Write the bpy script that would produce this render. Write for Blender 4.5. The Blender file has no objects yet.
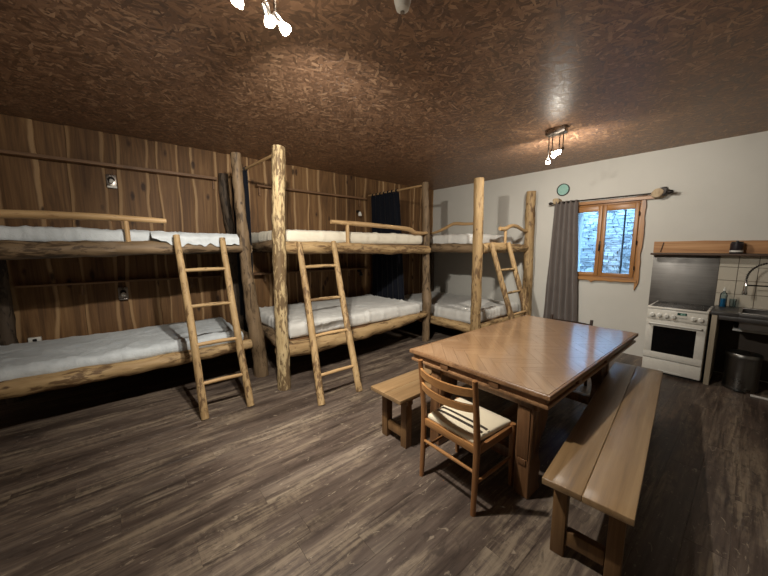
import bpy, bmesh, math, random
from mathutils import Vector, Matrix, noise
PI = math.pi
C = bpy.context.scene.collection
SC = bpy.context.scene

# ------------------------------------------------------------------ camera
F_PX, YAW, PITCH, CAM_H = 316.4, 0.7062, 0.1274, 1.601
cam = bpy.data.cameras.new('camera'); cam.sensor_fit = 'HORIZONTAL'
cam.sensor_width = 36.0; cam.lens = F_PX / 768.0 * 36.0; cam.clip_start = 0.02
camo = bpy.data.objects.new('camera', cam); C.objects.link(camo)
fw = Vector((math.sin(YAW)*math.cos(PITCH), math.cos(YAW)*math.cos(PITCH), -math.sin(PITCH)))
rt = Vector((math.cos(YAW), -math.sin(YAW), 0)); up = rt.cross(fw)
camo.matrix_world = Matrix(((rt.x, up.x, -fw.x, 0), (rt.y, up.y, -fw.y, 0), (rt.z, up.z, -fw.z, CAM_H), (0, 0, 0, 1)))
SC.camera = camo

# ------------------------------------------------------------------ world, exposure
w = bpy.data.worlds.new('dusk_sky'); SC.world = w; w.use_nodes = True
bg = w.node_tree.nodes['Background']
bg.inputs[0].default_value = (0.26, 0.55, 1.0, 1); bg.inputs[1].default_value = 9.0
SC.view_settings.view_transform = 'Standard'; SC.view_settings.look = 'None'
SC.view_settings.gamma = 1.0; SC.view_settings.exposure = 1.0
SC.view_settings.use_curve_mapping = False

LAMP_COL = (1.0, 0.945, 0.85)
# (aim vector, watts, cone degrees) of the four heads of each ceiling spotlight
LAMP_A = [((-0.25, 0.9, -1.0), 46, 140), ((0.85, 1.0, -0.85), 120, 120), ((0.85, -0.35, -1.0), 95, 130), ((-0.6, -0.5, -1.2), 13, 150)]
LAMP_B = [((1.0, 0.35, -0.25), 24, 165), ((1.0, -0.15, -0.25), 17, 165), ((-0.2, 1.0, -0.8), 24, 130), ((-1.0, 0.5, -0.9), 12, 130)]

# ------------------------------------------------------------------ helpers
def V(*a): return Vector(a)
def rnd(s): return random.Random(s)
def nz(x, y=0.0, z=0.0): return noise.noise(Vector((x, y, z)))

class MB:
    """collects geometry of ONE part"""
    def __init__(s): s.v = []; s.f = []; s.att = None
    def add(s, vs, fs):
        o = len(s.v); s.v += [tuple(p) for p in vs]; s.f += [tuple(i + o for i in f) for f in fs]; return s
    def bm(s, b):
        b.verts.ensure_lookup_table(); b.verts.index_update()
        s.add([v.co[:] for v in b.verts], [[v.index for v in f.verts] for f in b.faces]); b.free(); return s
    def box(s, x0, x1, y0, y1, z0, z1, bev=0.0, seg=2, rot=None):
        b = bmesh.new(); bmesh.ops.create_cube(b, size=1.0)
        c = V((x0+x1)/2, (y0+y1)/2, (z0+z1)/2)
        for q in b.verts: q.co = V(q.co.x*(x1-x0), q.co.y*(y1-y0), q.co.z*(z1-z0))
        if bev > 0: bmesh.ops.bevel(b, geom=list(b.edges), offset=bev, segments=seg, affect='EDGES', profile=0.5)
        for q in b.verts:
            if rot is not None: q.co = rot @ q.co
            q.co += c
        return s.bm(b)
    def cyl(s, a, b_, r0, r1=None, n=20, bev=0.0):
        r1 = r0 if r1 is None else r1
        a = Vector(a); b_ = Vector(b_); d = b_ - a; L = d.length; d.normalize()
        prof = [(0, 0), (r0 - bev, 0), (r0, bev), (r1, L - bev), (r1 - bev, L), (0, L)] if bev > 0 else [(0, 0), (r0, 0), (r1, L), (0, L)]
        return s.lathe(prof, a, d, n)
    def lathe(s, prof, o=(0, 0, 0), d=(0, 0, 1), n=24):
        d = Vector(d).normalized(); o = Vector(o)
        u = d.orthogonal().normalized(); w_ = d.cross(u)
        vs = []; rows = []
        for r, h in prof:
            if r < 1e-6: rows.append([len(vs)]); vs.append(o + d*h)
            else:
                rows.append(list(range(len(vs), len(vs)+n)))
                for k in range(n):
                    t = 2*PI*k/n; vs.append(o + d*h + (u*math.cos(t) + w_*math.sin(t))*r)
        fs = []
        for A, B in zip(rows, rows[1:]):
            if len(A) == 1 and len(B) == 1: continue
            for k in range(n):
                k2 = (k+1) % n
                if len(A) == 1: fs.append((A[0], B[k2], B[k]))
                elif len(B) == 1: fs.append((A[k], A[k2], B[0]))
                else: fs.append((A[k], A[k2], B[k2], B[k]))
        return s.add(vs, fs)
    def tube(s, pts, radii, n=10, step=None, rough=0.0, seed=0.0, freq=6.0, flat=1.0, cap=True, bumps=()):
        pts = [Vector(p) for p in pts]
        if not hasattr(radii, '__len__'): radii = [radii]*len(pts)
        if step:
            P = []; Rr = []
            for i in range(len(pts)-1):
                m = max(1, int(round((pts[i+1]-pts[i]).length/step)))
                for k in range(m):
                    t = k/m
                    p0 = pts[max(i-1, 0)]; p1 = pts[i]; p2 = pts[i+1]; p3 = pts[min(i+2, len(pts)-1)]
                    P.append(0.5*((2*p1) + (p2-p0)*t + (2*p0-5*p1+4*p2-p3)*t*t + (3*p1-p0-3*p2+p3)*t*t*t))
                    Rr.append(radii[i]*(1-t) + radii[i+1]*t)
            P.append(pts[-1]); Rr.append(radii[-1]); pts, radii = P, Rr
        vs = []; rows = []; u = None
        for i, p in enumerate(pts):
            d = (pts[min(i+1, len(pts)-1)] - pts[max(i-1, 0)]).normalized()
            if u is None: u = d.orthogonal().normalized() if abs(d.z) < .9 else V(1, 0, 0)
            u = (u - d*u.dot(d)).normalized(); w_ = d.cross(u)
            row = []
            for k in range(n):
                t = 2*PI*k/n; dr = u*math.cos(t) + w_*math.sin(t)
                r = radii[i]
                if rough: r *= 1 + rough*(nz(p.x*freq + dr.x*1.3 + seed, p.y*freq + dr.y*1.3, p.z*freq + dr.z*1.3 + seed*2.1) + .5*nz(p.x*freq*3 + dr.x*3, p.y*freq*3 + dr.y*3 + seed, p.z*freq*3 + dr.z*3))
                for (bp, bd, br, ba) in bumps:
                    dd = ((p - Vector(bp)).length/br)**2 + (1 - dr.dot(Vector(bd)))*2.2
                    r += ba*math.exp(-dd)
                q = dr*r
                if flat != 1.0: q.z *= flat
                row.append(len(vs)); vs.append(p + q)
            rows.append(row)
        fs = [(A[k], A[(k+1) % n], B[(k+1) % n], B[k]) for A, B in zip(rows, rows[1:]) for k in range(n)]
        if cap:
            fs.append(tuple(reversed(rows[0]))); fs.append(tuple(rows[-1]))
        return s.add(vs, fs)
    def prism(s, poly, axis, a, b_, bev=0.0):
        """extrude a 2d polygon along axis (0,1,2) from a to b; poly is in the two other axes"""
        def mk(p, t):
            return (t, p[0], p[1]) if axis == 0 else (p[0], t, p[1]) if axis == 1 else (p[0], p[1], t)
        b = bmesh.new(); n = len(poly)
        A = [b.verts.new(mk(p, a)) for p in poly]; B = [b.verts.new(mk(p, b_)) for p in poly]
        b.faces.new(A); b.faces.new(list(reversed(B)))
        for k in range(n): b.faces.new((A[(k+1) % n], A[k], B[k], B[(k+1) % n]))
        bmesh.ops.recalc_face_normals(b, faces=list(b.faces))
        if bev > 0: bmesh.ops.bevel(b, geom=list(b.edges), offset=bev, segments=1, affect='EDGES', profile=0.5)
        return s.bm(b)
    def sheet(s, fn, nu, nv, th):
        """grid surface fn(u,v)->Vector given a thickness"""
        g = [[Vector(fn(i/nu, j/nv)) for j in range(nv+1)] for i in range(nu+1)]
        vs = []; nn = (nu+1)*(nv+1)
        nor = []
        for i in range(nu+1):
            for j in range(nv+1):
                a = g[min(i+1, nu)][j]-g[max(i-1, 0)][j]; b = g[i][min(j+1, nv)]-g[i][max(j-1, 0)]
                nor.append(a.cross(b).normalized())
        flat = [g[i][j] for i in range(nu+1) for j in range(nv+1)]
        vs = [p + m*th/2 for p, m in zip(flat, nor)] + [p - m*th/2 for p, m in zip(flat, nor)]
        I = lambda i, j: i*(nv+1)+j
        fs = []
        for i in range(nu):
            for j in range(nv):
                q = (I(i, j), I(i+1, j), I(i+1, j+1), I(i, j+1)); fs.append(q); fs.append(tuple(k+nn for k in reversed(q)))
        edge = [I(i, 0) for i in range(nu+1)] + [I(nu, j) for j in range(1, nv+1)] + [I(i, nv) for i in range(nu-1, -1, -1)] + [I(0, j) for j in range(nv-1, 0, -1)]
        for a, b in zip(edge, edge[1:] + edge[:1]): fs.append((b, a, a+nn, b+nn))
        return s.add(vs, fs)
    def rbox(s, x0, x1, y0, y1, z0, z1, r, nx, ny, nzz, fn=None):
        """rounded, finely divided box; fn(p, n)->p bends it"""
        h = V((x1-x0)/2, (y1-y0)/2, (z1-z0)/2); c = V((x0+x1)/2, (y0+y1)/2, (z0+z1)/2)
        b = bmesh.new(); cnt = (nx, ny, nzz); key = {}
        def vert(p):
            k = tuple(round(t, 5) for t in p)
            if k not in key:
                q = V(*(max(-h[i]+r, min(h[i]-r, p[i])) for i in range(3))); d = V(*p)-q
                n_ = d.normalized() if d.length > 1e-9 else V(0, 0, 1)
                o = q + n_*r
                if fn: o = fn(o + c, n_)-c
                key[k] = b.verts.new(o + c)
            return key[k]
        def samples(i):
            m = cnt[i]; e = [-h[i], -h[i]+r*.35, -h[i]+r]
            return e + [-h[i]+r + (2*h[i]-2*r)*k/m for k in range(1, m)] + [-t for t in reversed(e)]
        for ax in range(3):
            a1, a2 = (ax+1) % 3, (ax+2) % 3; s1, s2 = samples(a1), samples(a2)
            for sg in (-1, 1):
                for i in range(len(s1)-1):
                    for j in range(len(s2)-1):
                        q = []
                        for (p, r_) in ((i, j), (i+1, j), (i+1, j+1), (i, j+1)):
                            t = [0, 0, 0]; t[ax] = sg*h[ax]; t[a1] = s1[p]; t[a2] = s2[r_]; q.append(vert(t))
                        if len(set(q)) == 4: b.faces.new(q if sg > 0 else list(reversed(q)))
        return s.bm(b)
    def mesh(s, name, m, smooth=35):
        me = bpy.data.meshes.new(name); me.from_pydata(s.v, [], s.f); me.validate()
        b = bmesh.new(); b.from_mesh(me); bmesh.ops.recalc_face_normals(b, faces=list(b.faces)); b.to_mesh(me); b.free()
        if smooth:
            me.polygons.foreach_set('use_smooth', [True]*len(me.polygons)); me.set_sharp_from_angle(angle=math.radians(smooth))
        if m: me.materials.append(m)
        return me
    def build(s, name, m, parent=None, smooth=35, loc=None):
        """links it as one mesh object; loc = origin (the coordinates given are world / thing-local minus nothing)"""
        if loc is not None: s.v = [(x-loc[0], y-loc[1], z-loc[2]) for x, y, z in s.v]
        o = bpy.data.objects.new(name, s.mesh(name, m, smooth)); C.objects.link(o)
        if parent is not None: o.parent = parent
        if loc is not None: o.location = loc
        return o

def tag(o, label=None, cat=None, group=None, kind=None):
    if label: o['label'] = label
    if cat: o['category'] = cat
    if group: o['group'] = group
    if kind: o['kind'] = kind
    return o
def thing(name, label, cat, loc=(0, 0, 0), rz=0.0, group=None):
    o = bpy.data.objects.new(name, None); C.objects.link(o); o.location = loc; o.rotation_euler = (0, 0, rz)
    o.empty_display_size = .1
    return tag(o, label, cat, group)
def copy_tree(o, parent=None):
    c = o.copy(); C.objects.link(c); c.parent = parent
    for ch in list(o.children): copy_tree(ch, c)
    return c

# ------------------------------------------------------------------ node helpers
def srgb(r, g, b):
    f = lambda c: (c/255/12.92) if c/255 <= .04045 else ((c/255+.055)/1.055)**2.4
    return (f(r), f(g), f(b), 1)
class N:
    def __init__(s, name):
        s.m = bpy.data.materials.new(name); s.m.use_nodes = True; s.t = s.m.node_tree; s.n = s.t.nodes; s.l = s.t.links
        s.p = s.n['Principled BSDF']; s.out = s.n['Material Output']
    def new(s, t, **kw):
        x = s.n.new(t)
        for k, v in kw.items(): setattr(x, k, v)
        return x
    def set(s, node, **kw):
        for k, v in kw.items():
            i = node.inputs[k] if not k.isdigit() else node.inputs[int(k)]
            if hasattr(v, 'is_linked'): s.l.new(v, i)
            else: i.default_value = v
        return node
    def coord(s, scale=(1, 1, 1), rand=True, rot=(0, 0, 0), world=False):
        if world: v = s.new('ShaderNodeNewGeometry').outputs['Position']
        else: v = s.new('ShaderNodeTexCoord').outputs['Object']
        if rand:
            oi = s.new('ShaderNodeObjectInfo'); mu = s.new('ShaderNodeMath', operation='MULTIPLY'); s.l.new(oi.outputs['Random'], mu.inputs[0]); mu.inputs[1].default_value = 37.0
            ad = s.new('ShaderNodeVectorMath', operation='ADD'); s.l.new(v, ad.inputs[0]); s.l.new(mu.outputs[0], ad.inputs[1]); v = ad.outputs[0]
        mp = s.new('ShaderNodeMapping'); s.l.new(v, mp.inputs[0]); mp.inputs['Scale'].default_value = scale; mp.inputs['Rotation'].default_value = rot
        return mp.outputs[0]
    def noise(s, vec, scale=1.0, detail=4.0, rough=.55, dist=0.0, col=False):
        x = s.new('ShaderNodeTexNoise'); s.l.new(vec, x.inputs['Vector'])
        x.inputs['Scale'].default_value = scale; x.inputs['Detail'].default_value = detail; x.inputs['Roughness'].default_value = rough; x.inputs['Distortion'].default_value = dist
        return x.outputs['Color' if col else 'Fac']
    def voro(s, vec, scale=1.0, out='Color', feature='F1', rand=1.0):
        x = s.new('ShaderNodeTexVoronoi', feature=feature); s.l.new(vec, x.inputs['Vector']); x.inputs['Scale'].default_value = scale
        x.inputs['Randomness'].default_value = rand
        return x.outputs[out]
    def ramp(s, fac, stops, interp='LINEAR'):
        x = s.new('ShaderNodeValToRGB'); s.l.new(fac, x.inputs[0]); e = x.color_ramp.elements; x.color_ramp.interpolation = interp
        while len(e) < len(stops): e.new(.5)
        for i, (p, c) in enumerate(stops):
            e[i].position = p; e[i].color = c if len(c) == 4 else (*c, 1)
        return x.outputs[0]
    def mix(s, fac, a, b, mode='MIX'):
        x = s.new('ShaderNodeMix', data_type='RGBA', blend_type=mode)
        for i, v in ((0, fac), (6, a), (7, b)):
            if hasattr(v, 'is_linked'): s.l.new(v, x.inputs[i])
            else: x.inputs[i].default_value = v
        return x.outputs[2]
    def math(s, op, a, b=0.0):
        x = s.new('ShaderNodeMath', operation=op)
        for i, v in ((0, a), (1, b)):
            if hasattr(v, 'is_linked'): s.l.new(v, x.inputs[i])
            else: x.inputs[i].default_value = v
        return x.outputs[0]
    def rand(s): return s.new('ShaderNodeObjectInfo').outputs['Random']
    def bump(s, h, strength=.2, dist=.01):
        x = s.new('ShaderNodeBump'); s.l.new(h, x.inputs['Height']); x.inputs['Strength'].default_value = strength; x.inputs['Distance'].default_value = dist
        s.l.new(x.outputs[0], s.p.inputs['Normal'])
    def fin(s, col, rough=.5, metal=0.0, spec=.5, **kw):
        for k, v in (('Base Color', col), ('Roughness', rough), ('Metallic', metal), ('Specular IOR Level', spec)):
            if hasattr(v, 'is_linked'): s.l.new(v, s.p.inputs[k])
            else: s.p.inputs[k].default_value = v
        for k, v in kw.items(): s.p.inputs[k.replace('_', ' ')].default_value = v
        return s.m
G = lambda v: (v, v, v, 1)

def plain(name, col, rough=.5, metal=0.0, var=.06, scale=8.0, bump=.05, spec=.5):
    n = N(name); v = n.coord()
    f = n.noise(v, scale, 5)
    c = n.mix(f, tuple(max(0, x*(1-var*2)) for x in col[:3]) + (1,), tuple(min(1, x*(1+var*2)) for x in col[:3]) + (1,))
    r = n.ramp(n.noise(v, scale*2.3, 3), [(.3, G(max(0, rough-.08))), (.7, G(min(1, rough+.08)))])
    if bump: n.bump(f, bump, .004)
    return n.fin(c, r, metal, spec)

def wood(name, ax, dark, mid, light, rough=.5, scale=1.0, bump=.15, spec=.4, knots=0.0, tone=.25, coat=0.0, crough=.13):
    """straight grained timber, grain along axis ax"""
    n = N(name); s1 = [9*scale]*3; s1[ax] = .8*scale; s2 = [70*scale]*3; s2[ax] = 2.5*scale
    a = n.noise(n.coord(tuple(s1)), 1.0, 5, .6, 1.2); b = n.noise(n.coord(tuple(s2)), 1.0, 3, .6, .3)
    f = n.math('ADD', n.math('MULTIPLY', a, .65), n.math('MULTIPLY', b, .35))
    c = n.ramp(f, [(.32, dark), (.5, mid), (.68, light)])
    t = n.ramp(n.rand(), [(0, G(1-tone)), (1, G(1))])
    c = n.mix(1.0, c, t, 'MULTIPLY')
    if knots:
        sk = [4.5*scale]*3; sk[ax] = 2.0*scale
        d = n.voro(n.coord(tuple(sk)), 1.0, 'Distance')
        k = n.ramp(d, [(.0, G(1)), (.09, G(.9)), (.16, G(0))])
        sel = n.ramp(n.noise(n.coord(tuple(sk)), .6, 1), [(.5, G(0)), (.55, G(1))])
        c = n.mix(n.math('MULTIPLY', n.math('MULTIPLY', k, sel), knots), c, tuple(x*.3 for x in dark[:3]) + (1,))
    n.bump(f, bump, .003)
    if coat: n.p.inputs['Coat Weight'].default_value = coat; n.p.inputs['Coat Roughness'].default_value = crough; n.p.inputs['Coat IOR'].default_value = 1.9
    return n.fin(c, rough, 0, spec)

def log_mat(name, base, light, dark, flake=.5, rough=.6, ax=2, fs=1.0):
    """peeled log: smooth pale sapwood with streaks along axis ax and dark leftover bast"""
    def S(a, b):
        v = [a*fs]*3; v[ax] = b*fs; return tuple(v)
    n = N(name)
    a = n.noise(n.coord(S(18, 2.2)), 1, 5, .6, .5); b = n.noise(n.coord(S(30, 8)), 1, 5, .6, .5)
    big = n.noise(n.coord(S(4, 1.6)), 1, 3)
    c = n.ramp(a, [(.3, base), (.7, light)])
    t = n.math('ADD', n.math('MULTIPLY', b, .65), n.math('MULTIPLY', big, .45))
    k = n.ramp(t, [(.62-.10*flake, G(0)), (.70-.10*flake, G(1))])
    c = n.mix(n.math('MULTIPLY', k, .85), c, dark)
    d = n.voro(n.coord(S(6, 4.2)), 1.0, 'Distance')
    c = n.mix(n.ramp(d, [(.04, G(.9)), (.10, G(0))]), c, dark)
    n.bump(n.math('ADD', n.math('MULTIPLY', a, .5), n.math('MULTIPLY', k, -.4)), .5, .006)
    return n.fin(c, rough, 0, .3)

M = {}
# OSB ceiling: layers of flat strands in different directions
def osb():
    n = N('osb_board'); cols = []; hs = []
    base = n.coord((1, 1, 1), rand=False, world=True)
    wv = n.noise(base, 9, 2, col=True)
    for i, ang in enumerate((0.25, 1.05, 1.9, 2.7)):
        mp = n.new('ShaderNodeMapping'); mp.vector_type = 'TEXTURE'
        ad = n.mix(.012, base, wv, 'ADD'); n.l.new(ad, mp.inputs[0])
        mp.inputs['Rotation'].default_value = (0, 0, ang); mp.inputs['Scale'].default_value = (.088, .020, 1); mp.inputs['Location'].default_value = (i*.13, i*.29, 0)
        vc = n.voro(mp.outputs[0], 1.0, 'Color'); sep = n.new('ShaderNodeSeparateColor'); n.l.new(vc, sep.inputs[0])
        cols.append((sep.outputs[0], sep.outputs[1]))
    val, pri = cols[0]
    for v2, p2 in cols[1:]:
        gt = n.math('GREATER_THAN', p2, pri)
        mx = n.new('ShaderNodeMix', data_type='FLOAT'); n.l.new(gt, mx.inputs[0]); n.l.new(val, mx.inputs[2]); n.l.new(v2, mx.inputs[3]); val = mx.outputs[0]
        pri = n.math('MAXIMUM', pri, p2)
    fine = n.noise(n.coord((24, 24, 1), rand=False, world=True), 1, 4, .7)
    f = n.math('ADD', n.math('MULTIPLY', val, .8), n.math('MULTIPLY', fine, .25))
    c = n.ramp(f, [(.12, srgb(98, 73, 55)), (.5, srgb(130, 98, 75)), (.82, srgb(156, 121, 93)), (1.0, srgb(196, 161, 128))])
    n.bump(f, .8, .008)
    r = n.ramp(val, [(0, G(.36)), (1, G(.52))])
    return n.fin(c, r, 0, .5)
M['osb'] = osb()
def plaster(name, c0, c1):
    n = N(name); v = n.coord((1, 1, 1), rand=False, world=True)
    a = n.noise(v, 1.6, 5); b = n.noise(v, 22, 6, .6)
    n.bump(n.math('ADD', n.math('MULTIPLY', a, .8), n.math('MULTIPLY', b, .35)), .25, .012)
    return n.fin(n.mix(a, c0, c1), .85, 0, .2)
M['plaster'] = plaster('white_plaster', srgb(190, 187, 178), srgb(206, 203, 195))
M['plaster_out'] = plaster('outer_render', srgb(170, 170, 168), srgb(200, 200, 198))
def floor_mat():
    n = N('weathered_plank')
    a = n.noise(n.coord((.8, 6, 1), rand=False, world=True), 1, 6, .6, .6); b = n.noise(n.coord((1.8, 26, 1)), 1, 6, .65, .6); p = n.noise(n.coord((.9, 4.5, 1), rand=False, world=True), 1, 5, .6, .6)
    cr = n.noise(n.coord((26, 9, 1)), 1, 4, .7, .4)
    f = n.math('ADD', n.math('MULTIPLY', a, .55), n.math('MULTIPLY', b, .45))
    c = n.ramp(f, [(.36, srgb(56, 47, 42)), (.46, srgb(84, 72, 64)), (.54, srgb(103, 90, 80)), (.66, srgb(146, 131, 113))])
    worn = n.math('MULTIPLY', n.ramp(p, [(.49, G(0)), (.60, G(1))]), n.ramp(n.math('ADD', n.math('MULTIPLY', b, .7), n.math('MULTIPLY', cr, .3)), [(.44, G(0)), (.58, G(1))]))
    c = n.mix(n.math('MULTIPLY', worn, .55), c, srgb(158, 143, 121))
    blk = n.math('MULTIPLY', n.ramp(p, [(.34, G(1)), (.45, G(0))]), n.ramp(b, [(.44, G(0)), (.6, G(1))]))
    c = n.mix(n.math('MULTIPLY', blk, .6), c, srgb(42, 39, 39))
    c = n.mix(n.math('MULTIPLY', n.ramp(n.noise(n.coord((7, 22, 1)), 1, 5, .7, .8), [(.54, G(0)), (.64, G(1))]), .55), c, srgb(52, 44, 40))
    c = n.mix(n.math('MULTIPLY', n.ramp(n.noise(n.coord((9, 26, 1), rot=(0, 0, .25)), 1, 4, .7, 1.2), [(.62, G(0)), (.68, G(1))]), .6), c, srgb(172, 158, 138))
    t = n.ramp(n.rand(), [(0, (.86, .84, .82, 1)), (.5, (.93, .91, .90, 1)), (1, (1, 1, 1, 1))])
    c = n.mix(1.0, c, t, 'MULTIPLY')
    n.bump(f, .25, .003)
    return n.fin(c, n.ramp(a, [(.3, G(.36)), (.7, G(.52))]), 0, .4)
M['floor'] = floor_mat()
M['floor_base'] = plain('floor_underlay', srgb(30, 26, 24), .8)
def wall_plank():
    n = N('live_edge_larch')
    a = n.noise(n.coord((7, 7, .55)), 1, 5, .6, 1.6); b = n.noise(n.coord((60, 60, 1.6)), 1, 3, .6, .3)
    f = n.math('ADD', n.math('MULTIPLY', a, .7), n.math('MULTIPLY', b, .3))
    c = n.ramp(f, [(.33, srgb(82, 57, 35)), (.5, srgb(120, 88, 55)), (.66, srgb(148, 113, 74))])
    at = n.new('ShaderNodeAttribute', attribute_name='sap')
    e = n.math('ADD', at.outputs['Fac'], n.math('MULTIPLY', n.noise(n.coord((6, 6, 1.3)), 1, 3), .35))
    k = n.ramp(e, [(1.00, G(0)), (1.06, G(1))]) if False else n.ramp(n.math('MULTIPLY', e, .8), [(.76, G(0)), (.84, G(1))])
    c = n.mix(n.math('MULTIPLY', k, .8), c, srgb(188, 154, 112))
    d = n.voro(n.coord((6, 6, 2.6)), 1.0, 'Distance')
    kn = n.ramp(n.math('ADD', d, n.math('MULTIPLY', n.noise(n.coord((20, 20, 20)), 1, 2), .08)), [(.13, G(1)), (.22, G(0))])
    c = n.mix(n.math('MULTIPLY', kn, .85), c, srgb(48, 28, 16))
    t = n.ramp(n.rand(), [(0, (.62, .58, .54, 1)), (1, (1, 1, 1, 1))])
    c = n.mix(1.0, c, t, 'MULTIPLY')
    n.bump(f, .25, .004)
    return n.fin(c, .62, 0, .3)
M['plank'] = wall_plank()
M['wall_core'] = plain('dark_backing', srgb(34, 22, 14), .9)
LOGS = {'log_pale': ('pale_flaky_log', srgb(176, 152, 110), srgb(206, 184, 142), srgb(86, 64, 42), 1.2, .6),
        'log': ('peeled_log', srgb(146, 118, 80), srgb(180, 152, 110), srgb(88, 64, 42), .6, .6),
        'log_dark': ('aged_log', srgb(98, 80, 58), srgb(134, 112, 86), srgb(58, 44, 30), .6, .6),
        'log_grey': ('grey_weathered_log', srgb(74, 62, 50), srgb(98, 84, 70), srgb(42, 34, 27), .7, .7),
        'branch': ('smooth_branch', srgb(160, 128, 88), srgb(188, 156, 112), srgb(122, 90, 58), -.2, .5)}
for k, (nm, a, b, c, d, e) in LOGS.items():
    for ax in range(3): M[k + '_' + 'xyz'[ax]] = log_mat(nm, a, b, c, d, e, ax, 1.25 if k == 'log_pale' else 1.0)
    M[k] = M[k + '_z']
def log_for(m, a, b):
    """the variant of log material m whose streaks run from a to b"""
    d = [abs(q-p) for p, q in zip(a, b)]; return M[m + '_' + 'xyz'[d.index(max(d))]]
M['table'] = wood('table_oak', 0, srgb(98, 70, 48), srgb(134, 100, 70), srgb(158, 122, 88), .32, 1.0, .08, .5, 0, .1)
M['table_leg'] = wood('table_leg_oak', 2, srgb(74, 50, 32), srgb(106, 74, 48), srgb(132, 96, 64), .4, 1.0, .1, .5, 0, .1)
M['parquet'] = wood('parquet_oak', 0, srgb(146, 112, 80), srgb(166, 130, 96), srgb(182, 148, 114), .3, 1.3, .05, .4, 0, .07, 1.0)
M['bench'] = wood('bench_pine', 0, srgb(100, 76, 48), srgb(134, 106, 72), srgb(156, 128, 92), .5, .7, .3, .35, 1.0, .12, .6, .32)
M['bench_leg'] = wood('bench_leg_pine', 2, srgb(84, 60, 36), srgb(116, 86, 54), srgb(140, 106, 70), .5, .8, .12, .4, .4, .15)
M['chair'] = wood('chair_beech', 2, srgb(112, 74, 42), srgb(142, 98, 60), srgb(164, 118, 76), .35, 1.4, .06, .5, 0, .08)
M['chair_y'] = wood('chair_beech_slat', 1, srgb(140, 96, 56), srgb(172, 124, 76), srgb(194, 146, 94), .35, 1.4, .06, .5, 0, .08)
M['chair_x'] = wood('chair_beech_rail', 0, srgb(112, 74, 42), srgb(142, 98, 60), srgb(162, 116, 74), .35, 1.4, .06, .5, 0, .08)
M['dark_chair'] = wood('dark_stained_beech', 2, srgb(34, 22, 15), srgb(52, 34, 22), srgb(68, 46, 30), .35, 1.4, .06, .5, 0, .08)
M['shelf_x'] = wood('shelf_larch', 0, srgb(92, 66, 44), srgb(126, 94, 66), srgb(150, 116, 84), .55, .9, .15, .35, .4, .1)
M['shelf_y'] = wood('kitchen_shelf_pine', 1, srgb(134, 92, 56), srgb(172, 126, 82), srgb(196, 154, 108), .5, .8, .12, .35, .8, .05)
M['shelf_dark'] = wood('shelf_lip_dark', 1, srgb(50, 36, 26), srgb(74, 54, 38), srgb(92, 68, 48), .5, .8, .12, .35, 0, .05)
M['win_z'] = wood('window_oak_upright', 2, srgb(122, 82, 44), srgb(160, 112, 64), srgb(182, 134, 82), .4, 1.2, .1, .45, .3, .05)
M['win_y'] = wood('window_oak_rail', 1, srgb(122, 82, 44), srgb(160, 112, 64), srgb(182, 134, 82), .4, 1.2, .1, .45, .3, .05)
M['ply'] = wood('bed_board_spruce', 0, srgb(84, 58, 36), srgb(112, 80, 52), srgb(134, 100, 66), .7, .8, .1, .3, .5, .1)
def fabric(name, c0, c1, rough=.85, fine=220, sheen=.2, wr=4.0, bump=.3):
    n = N(name); v = n.coord((1, 1, 1))
    a = n.noise(v, wr, 5, .6, .8); b = n.noise(v, fine, 2)
    n.bump(n.math('ADD', n.math('MULTIPLY', a, .9), n.math('MULTIPLY', b, .06)), bump, .012)
    n.p.inputs['Sheen Weight'].default_value = sheen
    return n.fin(n.mix(a, c0, c1), rough, 0, .2)
M['sheet'] = fabric('white_mattress_cover', srgb(196, 194, 188), srgb(222, 220, 214), .7, 180, .1, 7.0, .5)
M['sheet_warm'] = fabric('cream_mattress_cover', srgb(206, 198, 178), srgb(226, 218, 200), .7, 180, .1, 6.0, .4)
M['sheet_cool'] = fabric('pale_grey_mattress_cover', srgb(178, 184, 186), srgb(208, 212, 214), .6, 180, .1, 14.0, .8)
M['blue_cloth'] = fabric('navy_curtain_cloth', srgb(11, 13, 20), srgb(19, 22, 32), .9, 260, .05)
M['grey_cloth'] = fabric('taupe_curtain_cloth', srgb(84, 76, 72), srgb(108, 99, 93), .85, 260, .2)
M['cushion'] = fabric('cream_seat_cloth', srgb(214, 200, 172), srgb(228, 216, 190), .85, 300, .2, 6, .15)
M['stripe'] = fabric('charcoal_seat_stripe', srgb(52, 44, 38), srgb(66, 56, 48), .85, 300, .1)
M['enamel'] = plain('white_enamel', srgb(214, 210, 200), .28, 0, .02, 5, .02)
M['enamel_hi'] = plain('white_plastic', srgb(222, 220, 212), .35, 0, .02, 5, .02)
M['black_glass'] = plain('black_glass', srgb(16, 15, 15), .08, 0, .02, 5, 0)
M['ceramic'] = plain('glass_ceramic_hob', srgb(28, 24, 23), .12, 0, .05, 5, 0)
M['black'] = plain('black_plastic', srgb(20, 19, 19), .4, 0, .05, 8, .02)
M['display'] = plain('green_display', srgb(20, 58, 50), .2, 0, .05, 8, 0)
M['digit'] = plain('pale_green_digit', srgb(170, 226, 205), .4, 0, .02, 8, 0)
def brushed(name, c, rough, ax=1):
    n = N(name); s = [70.0]*3; s[ax] = 2.0
    a = n.noise(n.coord(tuple(s)), 1, 4, .6); b = n.noise(n.coord((4, 4, 4)), 1, 5, .65)
    n.bump(a, .12, .002)
    return n.fin(n.mix(n.math('ADD', n.math('MULTIPLY', a, .7), n.math('MULTIPLY', b, .5)), tuple(x*.45 for x in c[:3])+(1,), c), n.ramp(b, [(.3, G(rough-.08)), (.7, G(rough+.12))]), 1.0, .5)
M['steel'] = brushed('brushed_steel', srgb(150, 146, 142), .34)
M['steel_z'] = brushed('bin_steel', srgb(140, 138, 134), .32, 2)
M['panel'] = brushed('worn_steel_sheet', srgb(150, 147, 143), .5)
M['chrome'] = plain('chrome', srgb(200, 200, 198), .12, 1.0, .02, 6, 0)
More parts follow.
